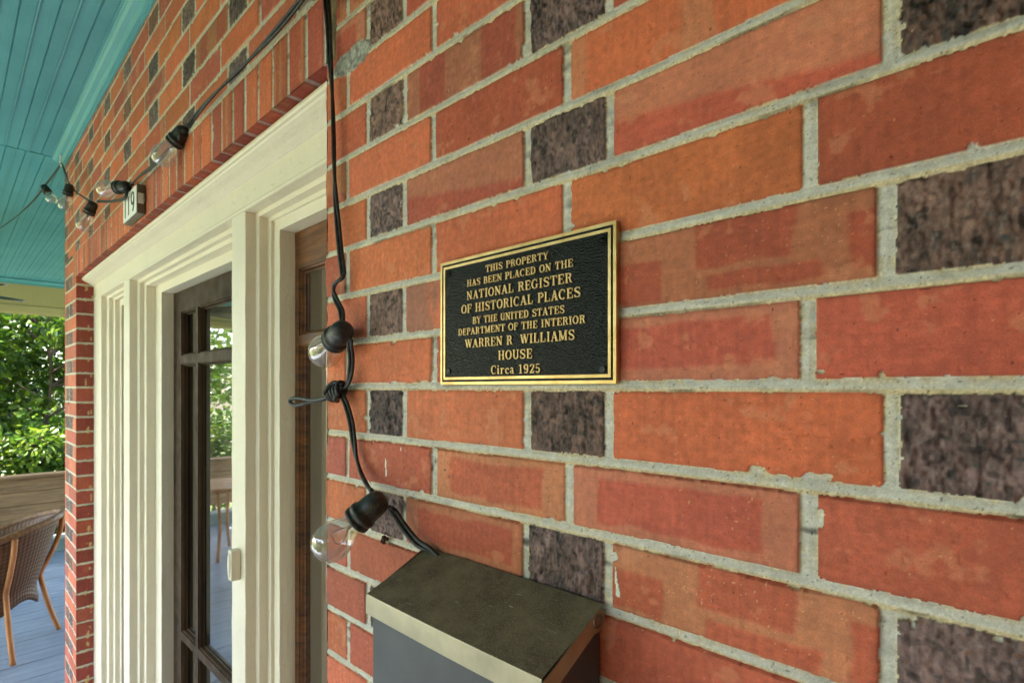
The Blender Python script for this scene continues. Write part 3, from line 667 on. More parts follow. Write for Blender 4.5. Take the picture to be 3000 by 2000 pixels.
# ------------------------------------------------------------------ lettering: thick and thin pen strokes with slab serifs
def pen(letter):
    """strokes in a cell of height 1: (points, widths, closed)"""
    T, t, S = .165, .075, .075; out = []
    ln = lambda x0, y0, x1, y1, w0, w1=None: out.append(([(x0, y0), (x1, y1)], [w0, w1 or w0], False))
    def stem(x, y0=0., y1=1., sf=(1, 1), e=.15):
        ln(x, y0, x, y1, T)
        if sf[0]: ln(x-e, y0+S/2, x+e, y0+S/2, S)
        if sf[1]: ln(x-e, y1-S/2, x+e, y1-S/2, S)
    def arc(cx, cy, rx, ry, a0, a1, thick=T, thin=t, n=18, closed=False):
        P = []; Wd = []
        for k in range(n+(0 if closed else 1)):
            a = math.radians(a0+(a1-a0)*k/n); c, s_ = math.cos(a), math.sin(a)
            P.append((cx+rx*c, cy+ry*s_)); Wd.append(thin+(thick-thin)*abs(c)**1.3)
        out.append((P, Wd, closed))
    L = letter; w = .8
    if L == 'T': stem(.4, sf=(1, 0)); ln(.04, 1-S/2, .76, 1-S/2, S); ln(.06, .72, .06, .97, .06); ln(.74, .72, .74, .97, .06)
    elif L == 'H': stem(.2); stem(.68); ln(.2, .52, .68, .52, t); w = .88
    elif L == 'I': stem(.22); w = .44
    elif L == 'S': out.append(([(.62, .70), (.60, .86), (.50, .945), (.36, .96), (.20, .91), (.13, .76), (.20, .61), (.38, .52), (.55, .42), (.64, .26), (.57, .10), (.40, .04), (.24, .055), (.13, .15), (.10, .31)], [.06, .07, .08, .08, .12, .15, .16, .18, .16, .15, .12, .08, .08, .07, .06], False)); ln(.625, .68, .625, .97, .05); ln(.105, .03, .105, .32, .05); w = .74
    elif L == 'P': stem(.2); arc(.36, .73, .27, .235, -90, 90); ln(.2, .965, .36, .965, t); ln(.2, .495, .36, .495, t); w = .72
    elif L == 'R': stem(.2); arc(.36, .74, .25, .225, -90, 90); ln(.2, .965, .36, .965, t); ln(.2, .515, .38, .515, t); out.append(([(.38, .51), (.52, .44), (.58, .30), (.62, .10), (.70, .04), (.78, .07)], [.08, .12, .16, .15, .09, .06], False)); w = .82
    elif L == 'B': stem(.2); arc(.36, .75, .22, .215, -90, 90); arc(.38, .27, .27, .235, -90, 90); ln(.2, .965, .38, .965, t); ln(.2, .52, .38, .52, t); ln(.2, .035, .38, .035, t); w = .76
    elif L == 'D': stem(.2); arc(.34, .5, .38, .465, -90, 90); ln(.2, .965, .34, .965, t); ln(.2, .035, .34, .035, t); w = .84
    elif L == 'O': arc(.42, .5, .32, .465, 0, 360, closed=True, n=30); w = .84
    elif L in 'CG':
        arc(.42, .5, .32, .465, 48, 312, n=24); ln(.66, .66, .66, .95, .055); w = .80
        if L == 'G': ln(.66, .08, .66, .42, .14); ln(.52, .42, .80, .42, S); w = .86
    elif L == 'E': stem(.2, e=.13); ln(.2, 1-S/2, .64, 1-S/2, S); ln(.2, S/2, .66, S/2, S); ln(.2, .52, .50, .52, t); ln(.635, .70, .635, .97, .06); ln(.655, .03, .655, .30, .06); ln(.50, .40, .50, .64, .05); w = .74
    elif L == 'F': stem(.2); ln(.2, 1-S/2, .62, 1-S/2, S); ln(.2, .52, .50, .52, t); ln(.615, .70, .615, .97, .06); ln(.50, .40, .50, .64, .05); w = .70
    elif L == 'L': stem(.2); ln(.2, S/2, .64, S/2, S); ln(.635, .03, .635, .34, .06); w = .72
    elif L == 'Y': ln(.12, .97, .40, .46, .17, .15); ln(.68, .97, .42, .46, .08); ln(.40, .03, .40, .48, T); ln(.25, S/2, .55, S/2, S); ln(.0, 1-S/2, .26, 1-S/2, S); ln(.56, 1-S/2, .80, 1-S/2, S)
    elif L == 'A': ln(.42, .98, .14, .05, .07); ln(.42, .98, .68, .05, .18); ln(.24, .33, .58, .33, t); ln(.02, S/2, .27, S/2, S); ln(.53, S/2, .83, S/2, S); w = .84
    elif L == 'N': ln(.17, .05, .17, .97, .085); ln(.70, .05, .70, .97, .085); ln(.17, .97, .70, .05, .18); ln(.04, S/2, .31, S/2, S); ln(.03, 1-S/2, .2, 1-S/2, S); ln(.56, 1-S/2, .84, 1-S/2, S); w = .87
    elif L == 'M': ln(.16, .05, .16, .97, .08); stem(.82, e=.13); ln(.18, .97, .48, .08, .17); ln(.80, .97, .49, .08, .08); ln(.04, S/2, .30, S/2, S); ln(.04, 1-S/2, .2, 1-S/2, S); w = 1.0
    elif L == 'U': ln(.2, .30, .2, .97, T); arc(.43, .30, .23, .265, 180, 360, T*.9, t); ln(.66, .30, .66, .97, .085); ln(.05, 1-S/2, .35, 1-S/2, S); ln(.52, 1-S/2, .80, 1-S/2, S); w = .84
    elif L == 'W': ln(.12, .97, .34, .03, .17); ln(.53, .97, .35, .03, .08); ln(.53, .97, .76, .03, .17); ln(.98, .97, .77, .03, .08); ln(.0, 1-S/2, .26, 1-S/2, S); ln(.42, 1-S/2, .64, 1-S/2, S); ln(.86, 1-S/2, 1.1, 1-S/2, S); w = 1.1
    elif L == 'i': stem(.2, 0, .68, (1, 0), .14); ln(.06, .64, .2, .64, S); arc(.2, .89, .045, .045, 0, 360, .09, .09, 12, True); w = .42
    elif L == 'r': stem(.2, 0, .68, (1, 0), .15); ln(.05, .64, .2, .64, S); out.append(([(.26, .46), (.34, .60), (.46, .63), (.52, .56)], [.06, .08, .12, .13], False)); w = .60
    elif L == 'c': arc(.34, .34, .22, .30, 50, 312, .14, .07); arc(.49, .52, .04, .04, 0, 360, .08, .08, 10, True); w = .60
    elif L == 'a': out.append(([(.14, .54), (.22, .64), (.36, .65), (.45, .56), (.45, .12), (.52, .04), (.62, .06)], [.08, .09, .09, .14, .14, .1, .06], False)); arc(.29, .20, .16, .15, 60, 330, .12, .06); w = .66
    elif L == '1': ln(.32, .05, .32, .98, .16); ln(.14, S/2, .50, S/2, S); ln(.12, .82, .30, .96, .07); w = .62
    elif L == '9': arc(.34, .69, .22, .275, 0, 360, .15, .075, 24, True); out.append(([(.56, .69), (.56, .42), (.48, .14), (.34, .035), (.20, .06), (.13, .17)], [.15, .15, .12, .075, .08, .12], False)); w = .70
    elif L == '2': out.append(([(.12, .72), (.16, .90), (.34, .96), (.53, .88), (.56, .70), (.44, .48), (.22, .22), (.11, .07)], [.12, .09, .08, .13, .16, .14, .09, .07], False)); ln(.09, .07, .58, .07, .14); ln(.57, .05, .57, .27, .06); w = .68
    elif L == '5': ln(.17, .95, .54, .95, .10); ln(.17, .96, .15, .50, .06); out.append(([(.15, .50), (.30, .60), (.46, .56), (.56, .36), (.50, .13), (.34, .04), (.19, .07), (.12, .20)], [.06, .08, .12, .16, .13, .08, .08, .12], False)); w = .68
    else: w = .42
    return out, w
def lettering(name, lines, y, th, mat_, parent, track=.06):
    """lines: (text, x0, x1, zbase, height); raised letters facing -Y"""
    m = MB(); cnt = 0
    for text, x0, x1, zb, hh in lines:
        cells = [pen(ch) for ch in text]; tot = sum(w for _, w in cells)+track*(len(text)-1); sx = (x1-x0)/tot; cx = 0
        for strokes, w in cells:
            for P, Wd, closed in strokes:
                n = len(P); lft = []; rgt = []
                for i in range(n):
                    a = P[i-1] if (i or closed) else P[i]; b = P[(i+1) % n] if (i < n-1 or closed) else P[i]
                    dx, dy = b[0]-a[0], b[1]-a[1]; q = math.hypot(dx, dy) or 1; nx, ny = -dy/q, dx/q
                    lft.append((P[i][0]+nx*Wd[i]/2, P[i][1]+ny*Wd[i]/2)); rgt.append((P[i][0]-nx*Wd[i]/2, P[i][1]-ny*Wd[i]/2))
                cnt += 1; yy = y-th-.000012*(cnt % 9)          # strokes never share a plane
                mp = lambda p, q_: (x0+(cx+p[0])*sx, q_, zb+p[1]*hh)
                v = [mp(p, yy) for p in lft]+[mp(p, yy) for p in rgt]+[mp(p, y) for p in lft]+[mp(p, y) for p in rgt]
                f = []
                for i in range(n if closed else n-1):
                    j = (i+1) % n
                    f += [(i, j, n+j, n+i), (2*n+i, 2*n+j, j, i), (n+i, n+j, 3*n+j, 3*n+i)]
                if not closed: f += [(0, n, 3*n, 2*n), (n-1, 3*n-1, 4*n-1, 2*n-1)]
                m.add(v, f)
            cx += w+track
    return m.build(name, mat_, parent)

# ------------------------------------------------------------------ bronze plaque
yb, yf = -.0012, -.0072
a, b, c, d = at(1291, 770, yf), at(1807, 648, yf), at(1803, 1129, yf), at(1290, 1122, yf)
qx0, qx1, qz0, qz1 = (a.x+d.x)/2, (b.x+c.x)/2, (c.z+d.z)/2, (a.z+b.z)/2
pq = thing('plaque', 'black and brass plaque with raised lettering screwed to the brick wall', 'plaque', ((qx0+qx1)/2, yb, (qz0+qz1)/2))
m = MB(); m.box(qx0, qx1, yf+.0010, yb, qz0, qz1); m.build('plate', M['brass'], pq, bevel=.0005)
def frame(x0, x1, z0, z1, wd, ya, yb_):
    mm = MB(); mm.box(x0, x0+wd, ya, yb_, z0, z1); mm.box(x1-wd, x1, ya, yb_, z0, z1); mm.box(x0+wd, x1-wd, ya, yb_, z0, z0+wd); mm.box(x0+wd, x1-wd, ya, yb_, z1-wd, z1); return mm
frame(qx0, qx1, qz0, qz1, .0031, yf, yf+.00102).build('outer_border', M['brass'], pq)
e1 = .0031; m = MB(); m.box(qx0+e1, qx1-e1, yf+.0006, yf+.00098, qz0+e1, qz1-e1)
m.build('enamel_field', M['enamel'], pq)
e2 = .0056; frame(qx0+e2, qx1-e2, qz0+e2, qz1-e2, .0029, yf, yf+.0007).build('inner_border', M['brass'], pq)
TX = [('THIS PROPERTY', 530, 510, 452, 1065, 408, 345), ('HAS BEEN PLACED ON THE', 373, 632, 575, 1275, 475, 408), ('NATIONAL REGISTER', 370, 743, 672, 1270, 610, 525),
      ('OF HISTORICAL PLACES', 325, 863, 785, 1340, 730, 648), ('BY THE UNITED STATES', 420, 948, 890, 1203, 868, 800), ('DEPARTMENT OF THE INTERIOR', 298, 1047, 988, 1380, 955, 888),
      ('WARREN R  WILLIAMS', 357, 1150, 1080, 1290, 1097, 1008), ('HOUSE', 637, 1255, 1178, 930, 1250, 1167), ('Circa 1925', 577, 1378, 1300, 997, 1373, 1298)]
lines = []
for tx, xa, ba, ta, xb, bb_, tb in TX:
    pp = [at(1240+x/2.903, 620+y/2.903, yf-.0003) for x, y in ((xa, ba), (xa, ta), (xb, bb_), (xb, tb))]
    lines.append((tx, pp[0].x, pp[2].x, (pp[0].z+pp[2].z)/2, ((pp[1].z-pp[0].z)+(pp[3].z-pp[2].z))/2))
lettering('lettering', lines, yf+.0006, .0012, M['letter'], pq)
for (px, py, kind) in ((1312, 801, 0), (1765, 702, 0), (1314, 1087, 1), (1765, 1081, 1)):
    p = at(px, py, yf); m = MB()
    if kind == 0: m.lathe([(0, .0046), (.0009, .0044), (.0012, .0034), (.0006, .0030), (.0006, .0018), (.0016, .0015), (.0018, 0)], (p.x, yf+.0006, p.z), (0, -1, 0))
    else: m.lathe([(0, .0036), (.0010, .0034), (.0014, .0026), (.0009, .0012), (.0009, 0)], (p.x, yf+.0006, p.z), (0, -1, 0))
    m.build('screw', M['enamel'] if kind == 0 else M['ink'], pq, True)

# ------------------------------------------------------------------ house number
sx0, sx1, sz0, sz1, sy = -2.157, -1.977, EYE+.5365, EYE+.6285, -.0240
sx0, sx1 = at(360.5, 610, sy).x, at(399.6, 610, sy).x
sz0, sz1 = at(400.5, 622, sy).z, at(398, 539, sy).z
hn = thing('house_number', 'white house number 119 sign in a grey case on the brick lintel', 'house number', ((sx0+sx1)/2, -.01, sz0))
m = MB(); m.box(sx0, sx1, sy+.002, -.001, sz0, sz1); m.build('case', M['pewter'], hn, bevel=.0015)
m = MB(); m.box(sx0+.003, sx1-.003, sy, sy+.0019, sz0+.003, sz1-.003); m.build('face', M['signface'], hn, bevel=.0006)
def digit(pts, wd):
    mm = MB()
    for i in range(len(pts)-1):
        a_, b_ = Vector(pts[i]), Vector(pts[i+1]); dr = (b_-a_).normalized(); nn_ = Vector((-dr.y, dr.x))*wd/2; a_ = a_-dr*wd*.2; b_ = b_+dr*wd*.2
        y0, y1 = sy-.0012-.00002*i, sy-.0001
        mm.add([(p.x, yy, p.y) for yy in (y0, y1) for p in (a_+nn_, b_+nn_, b_-nn_, a_-nn_)], [(0, 1, 2, 3), (0, 4, 5, 1), (1, 5, 6, 2), (2, 6, 7, 3), (3, 7, 4, 0)])
    return mm
sw, sh = sx1-sx0, sz1-sz0
for cx in (.19, .45): digit([(sx0+sw*cx, sz0+sh*.16), (sx0+sw*cx, sz0+sh*.80)], .0055).build('numeral', M['ink'], hn)
P9 = [(sx0+sw*(.74+.095*math.cos(t_)), sz0+sh*(.62+.20*math.sin(t_))) for t_ in np.linspace(0, 2*math.pi, 22)]+[(sx0+sw*.835, sz0+sh*.5), (sx0+sw*.82, sz0+sh*.32), (sx0+sw*.77, sz0+sh*.17)]
digit(P9, .0055).build('numeral', M['ink'], hn)
m = MB(); m.box(sx1-.0005, sx1+.0012, sy+.004, -.006, sz0+sh*.34, sz0+sh*.70); m.build('latch_cover', M['white'], hn)
m = MB(); m.tube([(sx1+.001, -.004, sz0+sh*.36), (sx1+.007, -.004, sz0+sh*.42), (sx1+.008, -.004, sz0+sh*.55), (sx1+.006, -.004, sz0+sh*.66), (sx1+.001, -.004, sz0+sh*.69)], .0025, 8); m.build('clip', M['steel'], hn, True)

# ------------------------------------------------------------------ mailbox
bx0, bx1, by0, by1 = -.533, -.2765, -.0890, -.004
zf, zbk = EYE-.2300, EYE-.1960
mbx = thing('mailbox', 'dark grey metal wall mailbox with a dusty bronze hinged lid below the plaque', 'mailbox', ((bx0+bx1)/2, -.04, EYE-.6))
zbot = EYE-.60
m = MB(); i_ = .0035; yf_ = by0+.0045
sec = lambda x: [(x, by1, zbot), (x, yf_, zbot), (x, yf_, zf-.008), (x, by1, zbk-.006)]
m.add(sec(bx0+i_)+sec(bx1-i_), [(0, 1, 2, 3), (4, 7, 6, 5), (0, 4, 5, 1), (1, 5, 6, 2), (3, 7, 4, 0)]); m.build('body', M['box'], mbx, bevel=.0015)
# lid: folded sheet with a front lip and side flanges rounded at the hinge
def lid_grid():
    us = np.linspace(0, 1, 26); vs = np.linspace(0, 1, 14); v = []
    for vv in vs:
        for uu in us:
            dent = -.0010*math.sin(math.pi*uu)*vv+.0011*max(0, .55-vv)*max(0, min(1, (uu-.12)*6))-.0007*(1/(1+math.exp((uu*.9+vv*.9-.62)*40)))
            v.append((bx0+(bx1-bx0)*uu, by1+(by0-by1)*vv, zbk+(zf-zbk)*vv+dent))
    return v, [(r*26+c_, r*26+c_+1, (r+1)*26+c_+1, (r+1)*26+c_) for r in range(13) for c_ in range(25)]
m = MB(); m.add(*lid_grid()); lidp = []
n0 = len(m.v)
us = np.linspace(0, 1, 26)
v = []
for dz, dy in ((0, 0), (-.0005, -.0007), (-.0014, -.0011), (-.0218, -.0014), (-.0224, -.0008), (-.0224, .0008)):
    for uu in us: v.append((bx0+(bx1-bx0)*uu, by0+dy, zf-.0010*math.sin(math.pi*uu)+dz))
m.add(v, [(r*26+c_, (r+1)*26+c_, (r+1)*26+c_+1, r*26+c_+1) for r in range(5) for c_ in range(25)])
lid = m.build('lid', M['lid'], mbx, True)
lid.data.polygons.foreach_set('use_smooth', [k < 13*25 for k in range(len(lid.data.polygons))])
for x, sg in ((bx0, -1), (bx1, 1)):
    m = MB()
    out = [(by0-.0012, zf-.003), (by0-.0012, zf-.0225)]
    cyr, czr, rr = by1-.0105, zbk-.0115, .0105
    out += [(cyr+rr*math.cos(t_), czr+rr*math.sin(t_)) for t_ in np.linspace(-math.pi*.62, math.pi*.42, 14)]
    n = len(out); vv = [(x+sg*.0002, y, z) for y, z in out]+[(x+sg*.0014, y, z) for y, z in out]
    m.add(vv, [tuple(range(n)), tuple(range(n, 2*n))[::-1]]+[(k, (k+1) % n, n+(k+1) % n, n+k) for k in range(n)])
    m.build('lid_flange', M['lid'], mbx)
for x, sg in ((bx0-.0014, -1), (bx1+.0014, 1)):
    m = MB(); m.lathe([(0, .0066), (.0010, .0064), (.0012, .0052), (.0007, .0048), (.0014, .0040), (.0024, .0030), (.0028, 0)], (x, by1-.0105, zbk-.0115), (sg, 0, 0)); m.build('rivet', M['steel'], mbx, True)

# rusty bolt head left in a mortar joint
p = at(1128, 1580, -.004); m = MB()
rg = random.Random(4)
for k in range(9): m.lathe([(0, .0001), (.001, .0025), (.003, .003), (.0046, .001), (.005, 0)], p+Vector((rg.uniform(-.004, .004), rg.uniform(-.001, .003), rg.uniform(-.004, .004))), (rg.uniform(-.6, .6), -1, rg.uniform(-.6, .6)), 9)
M['rust'] = mk_wood('rust', (52, 34, 26), (104, 62, 40), .9, (300, 300, 300))
tag(m.build('rusty_bolt', M['rust'], smooth=True), 'small rusty brown bolt stub in a mortar joint beside the mailbox', 'bolt')

# ------------------------------------------------------------------ string lights
st = thing('string_light', 'black cord string of clear bulbs along the lintel and hanging down the brick', 'string lights', (-1.5, -.03, EYE+.5))
def cord(pts, r=.0026, twin=True, name='cord'):
    P = smooth_path(pts, 8); m = MB()
    if not twin: m.tube(P, r*1.35, 8)
    else:
        o1 = []; o2 = []
        for i, p in enumerate(P):
            tg = (P[min(i+1, len(P)-1)]-P[max(i-1, 0)]).normalized(); sd_ = tg.cross(Vector((0, 1, 0))); sd_ = sd_.normalized() if sd_.length > .2 else Vector((1, 0, 0))
            a_ = math.sin(i*.11)*.9; nn_ = Vector((0, 1, 0)); off = (sd_*math.cos(a_)+nn_*math.sin(a_))*r*.92
            o1.append(p+off); o2.append(p-off)
        m.tube(o1, r, 8); m.tube(o2, r, 8)
    return m.build(name, M['rubber'], st, True)
def lamp(p, q, sc=1.0, cap=None):
    """socket at p, bulb pointing at q"""
    p, q = Vector(p), Vector(q); ax = (q-p).normalized(); s = sc; m = MB()
    m.lathe([(d*s, r*s) for d, r in [(-.012, 0), (-.0115, .008), (-.008, .0135), (-.002, .0175), (.006, .0190), (.016, .0194), (.0265, .0197), (.0275, .0222), (.0335, .0226), (.0345, .0206), (.0385, .0205), (.0395, .0222), (.0445, .0224), (.046, .0200), (.047, .0170), (.040, .0150)]], p, ax, 32)
    if cap is not None:
        cdir = (Vector(cap)-p).normalized(); m.tube([p+cdir*.012*s, p+cdir*.024*s], [.0062*s, .0050*s], 10)
    so_ = m.build('lamp_socket', M['socket'], st, True)
    m = MB(); m.lathe([(d*s, r*s) for d, r in [(.038, .0138), (.047, .0140), (.053, .0158), (.061, .0196), (.070, .0238), (.079, .0270), (.087, .0287), (.095, .0289), (.103, .0272), (.110, .0236), (.1155, .0178), (.1185, .0100), (.1195, 0)]], p, ax, 36)
    b_ = m.build('bulb', M['bulb'], so_, True)
    m = MB(); u = ax.orthogonal().normalized(); o = p+ax*.042*s
    m.lathe([(0, .0105*s), (.004*s, .0105*s), (.006*s, .006*s), (.012*s, .0035*s), (.020*s, .0028*s), (.022*s, 0)], o, ax, 14)
    for sg in (-1, 1): m.tube([o+ax*.018*s+u*sg*.0015, o+ax*.034*s+u*sg*.009*s, o+ax*.044*s+u*sg*.010*s], .0005, 5)
    m.tube([o+ax*.044*s-u*.010*s, o+ax*.047*s-u*.003*s, o+ax*.044*s+u*.003*s, o+ax*.044*s+u*.010*s], .0004, 5)
    m.build('filament', M['wire'], so_, True)
V3 = Vector
yw = -.012
# hanging run beside the doorway
hang = [at(x, y, yw) for x, y in ((951, -90), (955, 0), (962, 70), (966, 150), (972, 250), (976, 350), (979, 480), (982, 560), (989, 650), (998, 745), (1005, 800))]
hang += [at(1004, 812, yw-.004), at(991, 822, yw-.007), at(979, 836, yw-.005), at(978, 858, yw-.002), at(986, 882, yw-.004), at(998, 905, yw-.010), at(1002, 925, yw-.014), at(1003, 948, yw-.018)]
cord(hang)
s1 = at(1005, 968, -.030); t1 = at(948, 1036, depth=.825); lamp(s1, t1, .87, at(1001, 925, -.022))
mid = [s1+V3((.010, .006, -.012)), at(1025, 1010, -.022), at(1029, 1050, -.016), at(1026, 1095, -.014), at(1018, 1125, -.014), at(1000, 1140, -.016)]
cord(mid)
kn = at(985, 1147, -.018)
low = [at(1000, 1152, -.016), at(1014, 1185, -.013), at(1028, 1235, -.011), at(1036, 1290, -.010), at(1044, 1340, -.010), at(1060, 1390, -.013), at(1080, 1428, -.020), at(1090, 1440, -.026)]
cord(low)
m = MB()                                                      # the knot and its loop
kax = (at(1012, 1136, -.018)-at(962, 1160, -.018)).normalized(); ku = kax.cross(V3((0, 1, 0))).normalized(); kv = kax.cross(ku)
hx = []
for k in range(58):
    a_ = k*2*math.pi/13; hx.append(kn+kax*(-.017+.034*k/57)+(ku*math.cos(a_)*.0108+kv*math.sin(a_)*.0085)*(1+.12*math.sin(k*.9)))
m.tube(hx, .0031, 9)
for a0_, zz_ in ((.4, 0), (2.6, .001)):
    m.tube(smooth_path([kn+kax*.02+ku*.004, kn+kax*.006+(ku*math.cos(a0_)+kv*math.sin(a0_))*.0135, kn-kax*.010+(ku*math.cos(a0_+1)+kv*math.sin(a0_+1))*.0130, kn-kax*.020], 7), .0031, 9)
lp = [kn-kax*.016, at(950, 1166, -.018), at(915, 1172, -.020), at(885, 1167, -.022), at(862, 1166, -.024), at(850, 1172, -.026), at(853, 1182, -.026), at(868, 1187, -.024), at(890, 1182, -.021), at(918, 1174, -.015), at(950, 1169, -.013), kn-kax*.014]
m.tube(smooth_path(lp, 7), .0031, 9); m.build('knot', M['rubber'], st, True)
s2 = at(1108, 1468, -.036); t2 = at(950, 1606, depth=.685); lamp(s2, t2, .86, at(1088, 1440, -.030))
cord([s2+V3((.014, .008, -.006)), at(1155, 1500, -.022), at(1185, 1545, -.016), at(1222, 1588, -.012), at(1262, 1612, -.009), at(1300, 1650, -.008), at(1330, 1720, -.008)], .0029)
# run along the lintel
top = [at(955, -60, yw), at(900, -20, -.02)]
s0 = at(910, -34, -.036); lamp(s0, at(960, -110, -.05), .9)
cord([at(890, -8, -.022), at(872, 14, -.018), at(835, 60, -.016), at(790, 112, -.016), at(745, 160, -.016), at(700, 208, -.017), at(655, 250, -.017), at(610, 296, -.018), at(575, 338, -.019), at(552, 372, -.026)])
s3 = at(538, 385, depth=1.34); lamp(s3, at(482, 452, depth=1.36), .93, at(553, 370, -.03))
cord([at(528, 398, -.020), at(500, 432, -.014), at(468, 466, -.013), at(436, 496, -.014), at(410, 515, -.022), at(384, 541, depth=1.66)])
s4 = at(371, 546, depth=1.66); lamp(s4, at(262, 561, depth=1.70), .90, at(386, 541, depth=1.66))
cord([at(374, 552, depth=1.66), at(366, 580, -.034), at(340, 588, -.020), at(315, 590, -.020), at(285, 590, -.030)])
s5 = at(272, 599, depth=1.98); lamp(s5, at(246, 656, depth=1.99), .88)
cord([at(262, 590, -.035), at(240, 575, -.03), at(222, 562, -.034), at(206, 544, depth=2.25)])
s6 = at(204, 546, depth=2.25); lamp(s6, at(190, 600, depth=2.26), .86)
hk = at(180, 478, -.035)
cord([at(203, 540, depth=2.25), at(194, 515, -.040), at(186, 492, -.036), hk])
far = [hk, at(160, 508, depth=2.66), at(138, 536, depth=2.78), at(105, 580, depth=2.95), at(70, 615, depth=3.15), at(30, 648, depth=3.4), at(-40, 690, depth=3.9), at(-160, 730, depth=4.9)]
cord(far)
s7 = at(130, 548, depth=2.80); lamp(s7, at(157, 592, depth=2.78), .9)
m = MB(); m.tube(smooth_path([hk+V3((-.02, 0, .045)), hk+V3((-.03, 0, .02)), hk+V3((-.022, 0, -.004)), hk+V3((0, 0, -.010)), hk+V3((.008, 0, .002))], 6), .0035, 8)
tag(m.build('cup_hook', M['white'], smooth=True), 'small white hook at the end of the teal crown moulding holding the light string', 'hook')

# ------------------------------------------------------------------ wicker chairs and table
def wicker_chair(c, face, label, legs=None, group='wicker chairs on the porch'):
    """barrel chair: woven tub narrowing to the seat, cane poles crossing it, open towards 'face'"""
    cx, cy = c; t = thing('wicker_chair', label, 'chair', (cx, cy, 0), group)
    R = lambda z: .235+.115*max(0, (z-.40)/.38)**.9 if z > .40 else .235+.02*(.40-z)/.12
    na, nz = 44, 12; v = []; uv = []; A0 = face+math.radians(58); A1 = face+math.radians(302)
    top = lambda u: .655+.19*math.sin(math.pi*u)**1.1
    bot = lambda u: .285+.055*math.sin(math.pi*((u*4) % 1))
    for i in range(na+1):
        u = i/na; a = A0+(A1-A0)*u
        for j in range(nz+1):
            z = bot(u)+(top(u)-bot(u))*j/nz; r = R(z); v.append((cx+r*math.cos(a), cy+r*math.sin(a)*.96, z)); uv.append((u*2.6, j/nz))
    f = [(i*(nz+1)+j, (i+1)*(nz+1)+j, (i+1)*(nz+1)+j+1, i*(nz+1)+j+1) for i in range(na) for j in range(nz)]
    o = obj('backrest', v, f, M['weave'], t, True)
    ul = o.data.uv_layers.new(name='UVMap')
    for lp_ in o.data.loops: ul.data[lp_.index].uv = uv[lp_.vertex_index]
    sm = o.modifiers.new('thick', 'SOLIDIFY'); sm.thickness = .012; sm.offset = 0
    m = MB(); rim = [(cx+R(top(i/na))*math.cos(A0+(A1-A0)*i/na), cy+.96*R(top(i/na))*math.sin(A0+(A1-A0)*i/na), top(i/na)+.006) for i in range(na+1)]
    m.tube([Vector((cx, cy, 0))+(Vector(p)-Vector((cx, cy, 0)))*1.0+Vector(((p[0]-cx)*.05, (p[1]-cy)*.05, 0)) for p in rim], .021, 12); m.build('rim', M['rim'], t, True)
    m = MB(); m.lathe([(0, .0), (.0, .20), (.012, .225), (.035, .228), (.05, .21), (.055, .0)], (cx, cy, .375), (0, 0, 1), 36); m.build('seat', M['weave'], t, True)
    for k in range(4):
        a = legs[k] if legs else face+math.radians((62, 128, 232, 298)[k])
        pt = lambda r, z, da=0: Vector((cx+r*math.cos(a+da), cy+r*math.sin(a+da), z))
        zt_ = top(max(0, min(1, ((a-A0) % (2*math.pi))/(A1-A0))))-.01
        P = [pt(.395, zt_), pt(.375, .68), pt(.325, .55), pt(.272, .44), pt(.275, .38), pt(.315, .20), pt(.372, .012)]
        m = MB(); m.tube(smooth_path(P, 5), [.015]*(5*(len(P)-1)+1), 10); m.build('leg', M['cane'], t, True)
    return t
na_, fa_ = at(40, 1955, depth=F*EYE/820), at(175, 1845, depth=F*EYE/710)
mid_ = (na_+fa_)/2; dv_ = (fa_-na_); nrm = Vector((-dv_.y, dv_.x, 0)).normalized()
if nrm.y > 0: nrm = -nrm
cc = mid_+nrm*.27
pn_ = math.atan2(na_.y-cc.y, na_.x-cc.x); pf_ = math.atan2(fa_.y-cc.y, fa_.x-cc.x)
bd_ = (na_-cc).normalized()*.38+(fa_-cc).normalized()*.62; face_ = math.atan2(-bd_.y, -bd_.x)
wicker_chair((cc.x, cc.y), face_, 'brown wicker barrel chair with cane poles beside the brick corner at the left edge', [pn_, pf_, pn_+math.pi, pf_+math.pi])
wicker_chair((-5.55, -1.75), math.radians(60), 'brown wicker barrel chair seen mirrored in the door glass, out near the planks')
tb = thing('cane_table', 'round cane table reflected in the door glass', 'table', (-5.9, -1.15, 0))
m = MB(); m.lathe([(0, 0), (0, .36), (.012, .372), (.028, .372), (.03, .36), (.03, 0)], (-5.9, -1.15, .70), (0, 0, 1), 40); m.build('top', M['cane'], tb, True)
for k in range(4):
    a = k*math.pi/2+.5; m = MB(); m.tube(smooth_path([Vector((-5.9+r*math.cos(a), -1.15+r*math.sin(a), z)) for r, z in ((.30, .69), (.20, .45), (.18, .3), (.30, .012))], 6), .016, 8); m.build('leg', M['cane'], tb, True)

